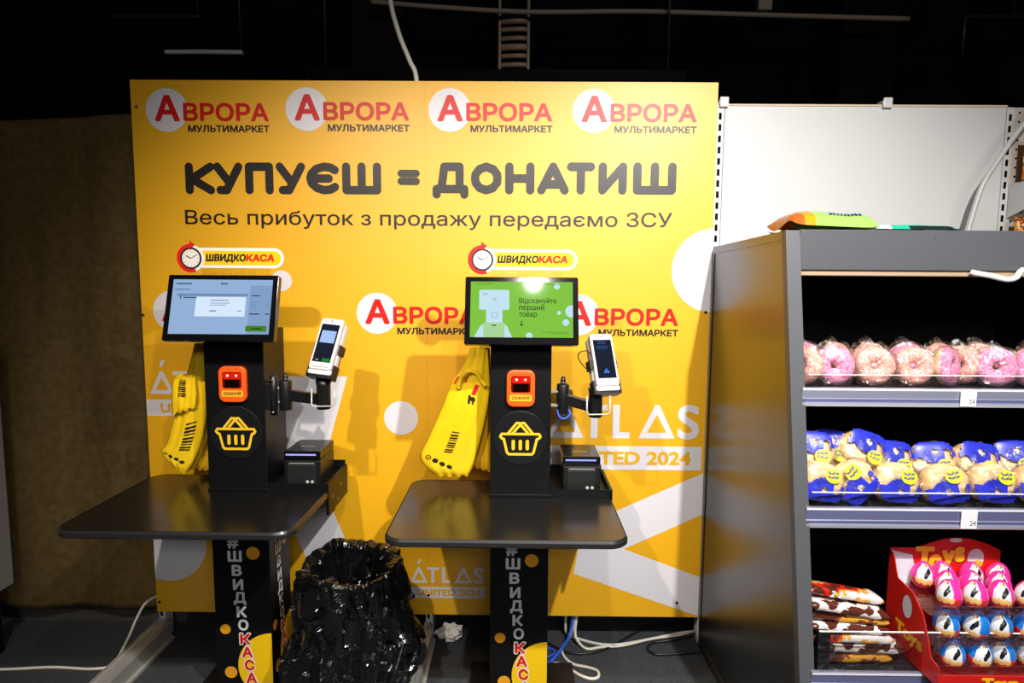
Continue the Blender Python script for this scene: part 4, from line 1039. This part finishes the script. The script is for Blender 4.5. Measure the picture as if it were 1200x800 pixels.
def bar_pack(key):
    m = WM[key]; b = MB(); Lh, Wd, Ht = 0.135, 0.034, 0.014
    def S(u, v):
        x = (u*2-1)*Lh; th = 2*PI*v
        e = min(1, (Lh-abs(x))/0.02); e = e**0.5
        n = 0.0025*noise.noise((x*40, math.cos(th)*3, math.sin(th)*3+ord(key)))
        q = lambda t: math.copysign(abs(t)**0.6, t)
        return (x, q(math.cos(th))*(Wd+n)*(0.9+.1*e), q(math.sin(th))*(Ht*e+0.0008+n*e))
    b.surf(S, 50, 25, m); return tag(b.build('snack_bar', recalc=True), '', 'snack bar', 'wrapped snack bars on the bottom shelf')
BARS = {k: bar_pack(k) for k in 'wrb'}
def pack(key, x, y, z, rx, ry, rz, lb, sc=1.0): return place(BARS, key, (x, y, z), lb, (rx, ry, rz), (sc, sc, sc))
YB = YR3+0.075
lay = [('b', 1.02, 0.0, 0.016, 0.02, 0.04, 'brown gold bar lowest in the snack bar heap'), ('r', 1.045, 0.055, 0.018, -0.05, 0.0, 'red bar on the shelf behind the lowest brown bar'),
       ('w', 1.065, 0.0, 0.046, 0.05, 0.03, 'white printed bar sticking out farthest right, behind the clear guard'), ('b', 1.01, 0.05, 0.048, 0.02, 0.02, 'brown bar under the white one at left, low in the heap'),
       ('r', 1.02, 0.0, 0.078, 0.02, -0.02, 'red gold bar at the height of the guard edge'), ('w', 1.012, 0.0, 0.108, 0.08, 0.03, 'white brown bar lying third from the top of the heap'),
       ('b', 1.015, 0.05, 0.110, 0.05, 0.05, 'brown bar peeping behind the third white bar'), ('b', 1.01, 0.01, 0.137, 0.10, 0.0, 'thin brown bar between the two upper white bars'),
       ('w', 1.008, 0.0, 0.165, 0.17, 0.04, 'tilted white brown bar second from the top of the heap'), ('r', 1.01, 0.03, 0.198, 0.20, 0.1, 'red bar with white numerals on top of the heap')]
for key, x, dy, dz, ry, rz, lb in lay:
    o = pack(key, x, YB+dy, Z3+dz-0.004, 0, ry, rz, lb, 0.92)
b = MB(); b.T = FRONT; b.text('2', -0.012, 0.004, -0.010, 0.012, 0.0, TAGW, 0.05, 0.2); b.disc(0.011, 0.002, 0.006, 0.0, PYG, 14); b.text('1', 0.018, 0.028, -0.010, 0.012, 0.0, TAGW, 0.05, 0.2)
o2 = b.build('numerals', o, recalc=False); o2.location = (-0.055, -0.036, 0.002)
# toy egg display box
RBOX = M('box_red', (0.62, 0.012, 0.008), 0.4); RBOXD = M('box_inner_red', (0.40, 0.008, 0.006), 0.5); TOYY = M('toy_letter_yellow', (0.92, 0.50, 0.01), 0.4); TOYO = M('toy_letter_shadow', (0.35, 0.03, 0.005), 0.5); PALE = M('box_pale_art', (0.66, 0.68, 0.75), 0.45); BART = M('box_blue_art', (0.10, 0.18, 0.40), 0.45)
BX0, BX1 = 1.200, 1.550; YBK, YFR = -0.80, -1.050
dx = empty('egg_display_box', ((BX0+BX1)/2, (YBK+YFR)/2, Z3), 'red cardboard display box with yellow Toys lettering holding toy eggs', 'display box')
DO = Vector(dx.location)
def db(): b = MB(); b.T = Tr(-DO.x, -DO.y, -DO.z); return b
cardz = 0.845
b = db(); b.T = b.T @ FRONT
arch = [(BX0, Z3), (BX1, Z3), (BX1, cardz-0.010)]+[(BX0+0.345-0.26*t, cardz-0.012+0.040*math.sin(PI*t)) for t in [i/14 for i in range(15)]]+[(BX0, cardz-0.012)]
arch = [(BX0, Z3), (BX1, Z3), (BX1, cardz-0.02), (BX0+0.345, cardz-0.016)]+[(BX0+0.345-0.265*t, cardz-0.014+0.036*math.sin(PI*t)) for t in [i/14 for i in range(1, 14)]]+[(BX0+0.075, cardz-0.012), (BX0, cardz-0.012)]
b.prism(arch, -YBK-0.003, -YBK, RBOX); bk = b.build('back_card', dx)
b = db(); b.T = b.T @ FRONT; w = -YBK+0.0008
b.flat([(BX0+.002, cardz-0.13), (BX0+.06, cardz-0.16), (BX0+0.080, cardz-0.075), (BX0+0.070, cardz-0.035), (BX0+.002, cardz-0.02)], w, PALE)
b.flat([(BX0+.002, cardz-0.23), (BX0+0.08, cardz-0.23), (BX0+0.065, cardz-0.155), (BX0+.002, cardz-0.125)], w+.0004, BART)
for o_, mm, ww in ((0.003, TOYO, w+.0004), (0, TOYY, w+.001)):
    b.text('T', BX0+0.078+o_, BX0+0.140+o_, cardz-0.070-o_, cardz-0.006-o_, ww, mm, 0.07); b.text('o', BX0+0.122+o_, BX0+0.166+o_, cardz-0.084-o_, cardz-0.012-o_, ww+.0008, mm, 0.08)
    b.text('y', BX0+0.162+o_, BX0+0.206+o_, cardz-0.068-o_, cardz+.002-o_, ww, mm, 0.07); b.text('s', BX0+0.202+o_, BX0+0.236+o_, cardz-0.056-o_, cardz+.012-o_, ww+.0008, mm, 0.08)
b.disc(BX0+0.272, cardz-0.045, 0.026, w, PALE, 24, 0.032); b.disc(BX0+0.278, cardz-0.063, 0.018, w+.0003, TOYY, 20, 0.012)
b.disc(BX0+0.205, cardz+0.014, 0.020, w, PALE, 30, 0.007); b.build('card_print', bk, recalc=False)
b = db(); b.T = tf(BX0) if False else Tr(-DO.x, -DO.y, -DO.z) @ Matrix(((0, 0, 1, BX0), (1, 0, 0, 0), (0, 1, 0, 0), (0, 0, 0, 1)))
sidep = [(YBK, Z3), (YBK, cardz-0.02), (YBK-0.02, cardz-0.03), (YBK-0.035, cardz-0.07), (YBK-0.045, cardz-0.09), (YBK-0.12, cardz-0.10), (YBK-0.17, cardz-0.14), (YBK-0.20, cardz-0.20), (YBK-0.215, Z3+0.07), (YFR, Z3+0.06), (YFR, Z3)]
b.prism(sidep, 0.0, 0.003, RBOX); sd = b.build('side_wall', dx)
b = db(); b.T = Tr(-DO.x, -DO.y, -DO.z) @ Matrix(((0, 0, -1, BX0-0.0006), (-1, 0, 0, 0), (0, 1, 0, 0), (0, 0, 0, 1)))
b.disc(0.90, Z3+0.16, 0.022, 0.0, PALE, 20, 0.035); b.text('Toys', 0.85, 0.98, Z3+0.06, Z3+0.10, 0.0003, TOYY, 0.06); b.build('side_print', sd, recalc=False)
b = db(); b.T = Tr(-DO.x, -DO.y, -DO.z) @ Matrix(((0, 0, 1, BX1-0.003), (1, 0, 0, 0), (0, 1, 0, 0), (0, 0, 0, 1))); b.prism([(YBK, Z3), (YBK, Z3+0.2), (YBK-0.06, Z3+0.10), (YFR, Z3+0.05), (YFR, Z3)], 0.0, 0.003, RBOX); b.build('side_wall', dx)
b = db(); b.box(BX0, BX1, YFR-0.003, YFR, Z3, Z3+0.040, RBOX); b.box(BX0, BX1, YFR, YBK, Z3, Z3+0.003, RBOXD); lip = b.build('front_lip', dx)
b = db(); b.T = b.T @ FRONT
for o_, mm, ww in ((0.002, TOYO, -YFR+.0036), (0, TOYY, -YFR+.0042)):
    b.text('Toys', BX0+0.120+o_, BX0+0.225+o_, Z3+0.004-o_, Z3+0.036-o_, ww, mm, 0.07)
b.build('lip_print', lip, recalc=False)
TRAY = Mfilm('blister_tray', (1, 1, 1), 0.12, 0.1)
# toy eggs
EPK = M('egg_pink', (0.86, 0.035, 0.33), 0.2, 0, 0.6); EBL = M('egg_blue', (0.015, 0.18, 0.62), 0.2, 0, 0.6); ERD = M('egg_red', (0.70, 0.02, 0.012), 0.25); EWH = M('egg_white_patch', (0.72, 0.74, 0.76), 0.25); EBK = M('egg_dark_patch', (0.012, 0.012, 0.015), 0.25); EGO = M('egg_gold', (0.82, 0.50, 0.16), 0.3); EGR = M('egg_green', (0.10, 0.45, 0.16), 0.3)
def egg(shell, low, grp):
    b = MB(); n = 120; q = 80; H = 0.084; R0 = 0.0335
    def S(u, v):
        th = 2*PI*u; ph = PI*v; z = -math.cos(ph)
        r = R0*math.sin(ph)*(1-0.16*z)
        return (r*math.sin(th), -r*math.cos(th), H/2+z*H/2)
    def mf(u, v):
        a = (u if u < .5 else u-1)*2*PI; z = v+0.02*math.sin(u*90)
        x = math.sin(a)
        if math.cos(a) < 0.12: return shell
        if z < 0.30: return low
        if z < 0.42: return EGO if abs(x) < 0.7 else low
        if (x-0.22)**2/0.075+(z-0.57-0.25*(x-.22))**2/0.009 < 1: return EBK
        if abs(x) < 0.62-max(0, z-0.6)*1.1 and z < 0.82:
            if z > 0.70 and abs(x+0.15) < 0.10: return EGO
            if z > 0.74 and abs(x-0.12) < 0.08: return low
            if z > 0.70 and abs(x-0.30) < 0.07: return EGR
            return EWH
        return shell
    b.surf(S, n, q, shell, closed_u=True, mat_fn=mf); bmesh.ops.remove_doubles(b.bm, verts=b.bm.verts[:], dist=1e-5)
    return tag(b.build('toy_egg'), '', 'toy egg', grp)
EG = {'pink': egg(EPK, ERD, 'pink toy eggs in the top tray of the red display box'), 'blue': egg(EBL, ERD, 'blue toy eggs in the lower trays of the red display box')}
zt = (Z3+0.030, Z3+0.112, Z3+0.196)
ordn = ['first', 'second', 'third', 'fourth', 'fifth', 'sixth']
trays = []
for ti, z in enumerate(zt):
    b = db(); b.box(BX0+0.006, BX1-0.006, YFR+0.035+ti*0.012, YBK-0.003, z-0.012, z-0.009, TRAY)
    b.box(BX0+0.006, BX1-0.006, YFR+0.033+ti*0.012, YFR+0.036+ti*0.012, z-0.012, z+0.016, TRAY); b.build('egg_tray', dx)
    for row in range(3 if ti == 2 else 2):
        key = 'pink' if ti == 2 else 'blue'
        y = YFR+0.070+ti*0.012+row*0.060
        for i in range(5):
            x = BX0+0.084+i*0.076+(0.036 if row % 2 else 0)-(0.0 if ti != 1 else 0.008)
            if x > BX1-0.022: continue
            nm = '%s egg, %s from the left in the %s row of the %s tray' % (key, ordn[i], ('front', 'second', 'back')[row], ('bottom', 'middle', 'top')[ti])
            place(EG, key, (x, y, z-0.009+0.0), nm, (-0.25 if ti == 2 else -0.1, rng.uniform(-.18, .18), rng.uniform(-1.15, -.1)))

# snack bags lying on top of the unit
def pillow(name, label, x0, x1, y0, y1, z, h, matf, seed):
    o = empty(name, ((x0+x1)/2, (y0+y1)/2, z), label, 'snack bag'); b = MB()
    def S(u, v, s):
        e = (1-(2*u-1)**6)*(1-(2*v-1)**4)
        return ((u-.5)*(x1-x0), (v-.5)*(y1-y0), (h/2 if s > 0 else -h/2*0.0)+s*h/2*max(0, e)**0.5*(1+0.3*noise.noise((u*4, v*4, seed)))*(1 if s > 0 else 0.0)-h/2*(s > 0)*(1-max(0, e)**0.5)*0.6+(0.012*math.sin(v*6+seed)*(abs(2*u-1)**8)))
    for s in (1, -1): b.surf(lambda u, v: S(u, v, s), 40, 18, None, mat_fn=matf)
    bmesh.ops.remove_doubles(b.bm, verts=b.bm.verts[:], dist=0.0006)
    b.build('bag', o); return o, S
BGR = M('bag_green', (0.26, 0.50, 0.10), 0.22, 0, 0.6, bump=0.6, bscale=22); BOR = M('bag_orange', (0.80, 0.26, 0.01), 0.25, 0, 0.6, bump=0.5, bscale=20); BOR2 = M('bag_brown_orange', (0.42, 0.09, 0.012), 0.3, bump=0.5, bscale=20); BTE = M('bag_teal', (0.02, 0.42, 0.26), 0.22, 0, 0.6, bump=0.6, bscale=22); BDK = M('bag_dark', (0.012, 0.02, 0.02), 0.3); BWH = M('bag_palegreen', (0.66, 0.85, 0.62), 0.25, bump=0.5, bscale=22)
def mgreen(u, v):
    if u < 0.16: return BOR2
    if u < 0.28: return BOR
    if v < 0.012 and u > 0.3: return BOR
    return BGR
o, S = pillow('snack_bag', 'green snack bag with orange end lying on top of the black shelf unit', 0.868, 1.145, -0.72, -0.52, 1.838, 0.060, mgreen, 1.0)
o.rotation_euler = (0, 0.04, 0)
b = MB(); b.T = Tr(0.03, -0.092, 0.018) @ Matrix.Rotation(math.radians(62), 4, 'X'); b.flat(rrect(-0.022, 0.06, -0.006, 0.018, 0.006, 3), 0.004, TAGW); b.text('Summer', -0.016, 0.05, 0.0, 0.012, 0.006, M('ink_navy', (0.02, 0.03, 0.25), 0.4), 0.02)
b.bm.clear()
b.T = Matrix.Identity(4)
for i in range(9):   # unreadable dark blue lettering band
    u = 0.46+i*0.042; w = 0.026
    b.face([b.v(Vector(S(u, 0.10, 1))+Vector((0, -0.003, 0.002))), b.v(Vector(S(u+w, 0.10, 1))+Vector((0, -0.003, 0.002))), b.v(Vector(S(u+w, 0.17+0.02*(i % 2), 1))+Vector((0, -0.003, 0.003))), b.v(Vector(S(u, 0.17+0.02*(i % 2), 1))+Vector((0, -0.003, 0.003)))], M('ink_navy', (0.02, 0.03, 0.25), 0.4))
b.build('print', o, recalc=False)
o, S = pillow('snack_bag', 'flat teal snack bag lying on top of the black shelf unit', 1.13, 1.40, -0.725, -0.50, 1.838, 0.022, lambda u, v: BWH if u < 0.2 else (BDK if v < 0.06 and 0.4 < u < 0.9 else BTE), 3.0)
b = MB(); b.poly([(0.02, -0.1135, 0.004), (0.09, -0.1135, 0.004), (0.075, -0.122, -0.012), (0.045, -0.123, -0.026)], BDK); b.build('torn_flap', o)

# ------------------------------------------------------------------ next bay at the right edge
PEG = M('peg_panel', (0.55, 0.48, 0.42), 0.5)
b = MB(); b.box(2.116, 3.3, 0.018, 0.036, 0.3, 2.42, PEG, 0.002)
b.T = FRONT
for i in range(5):
    for j in range(22): b.disc(2.135+i*0.04, 1.60+j*0.038, 0.005, -0.0172, HOLE, 10)
tag(b.build('peg_panel', recalc=False), 'perforated beige back panel at the right edge of the photo', 'back panel')
sb = empty('wall_shelf', (2.3, -0.1, 2.03), 'white metal shelf with slanted bracket at the right edge of the photo', 'shelf')
b = MB(); b.T = Tr(-2.3, 0.1, -2.03) @ Matrix(((0, 0, 1, 2.115), (1, 0, 0, 0), (0, 1, 0, 0), (0, 0, 0, 1))); b.prism([(0.016, 1.955), (0.016, 2.10), (-0.30, 2.10), (-0.32, 2.06)], 0, 0.004, WPOST); b.build('bracket', sb)
b = MB(); b.T = Tr(-2.3, 0.1, -2.03); b.box(2.12, 3.2, -0.31, 0.016, 2.095, 2.102, WPOST); b.box(2.12, 3.2, -0.316, -0.31, 2.06, 2.104, WPOST); b.build('shelf_plate', sb)
SN = wrap_mat('pack_orange_print', [(0.50, 0.12, 0.01), (0.72, 0.30, 0.03), (0.25, 0.05, 0.01), (0.80, 0.55, 0.2)], 16, (1, 1, 1))
for x, y, z, h, lb in ((2.165, -0.06, 2.1025, 0.19, 'brown orange packet standing on the white shelf at the right edge'), (2.20, -0.14, 2.1025, 0.16, 'second orange packet in front on the white shelf at the right edge')):
    b = MB()
    b.surf(lambda u, v: ((u-.5)*0.12, -0.02*math.sin(PI*u)**.5*math.sin(PI*v)**.5, v*h), 16, 16, SN); b.surf(lambda u, v: ((u-.5)*0.12, 0.02*math.sin(PI*u)**.5*math.sin(PI*v)**.5, v*h), 16, 16, SN)
    bmesh.ops.remove_doubles(b.bm, verts=b.bm.verts[:], dist=0.0004); tag(b.build('snack_packet', loc=(x, y, z)), lb, 'packet')
b = MB(); b.surf(lambda u, v: ((u-.5)*0.18, -0.02*math.sin(PI*u)**.5*math.sin(PI*v)**.5, -v*0.16), 16, 16, SN); b.surf(lambda u, v: ((u-.5)*0.18, 0.02*math.sin(PI*u)**.5*math.sin(PI*v)**.5, -v*0.16), 16, 16, SN)
bmesh.ops.remove_doubles(b.bm, verts=b.bm.verts[:], dist=0.0004); b.tube([(0, 0, -0.005), (0, 0.03, 0.01), (0, 0.065, 0.01)], 0.003, CHROME, 6)
tag(b.build('snack_packet', loc=(2.19, -0.05, 1.955)), 'orange packet hanging under the white shelf at the right edge', 'packet')
HOSE = M('hose_grey', (0.50, 0.49, 0.47), 0.35)
b = MB()
b.tube([(2.45, -0.02, 2.62), (2.2, -0.09, 2.46), (2.064, -0.1, 2.323), (1.966, -0.1, 2.169), (1.912, -0.1, 2.066), (1.872, -0.1, 1.899), (1.862, -0.105, 1.835)], lambda t: 0.0115+0.0012*math.sin(t*600), HOSE, 10)
tag(b.build('corrugated_hose'), 'grey corrugated hose curving down in front of the white panel', 'hose')
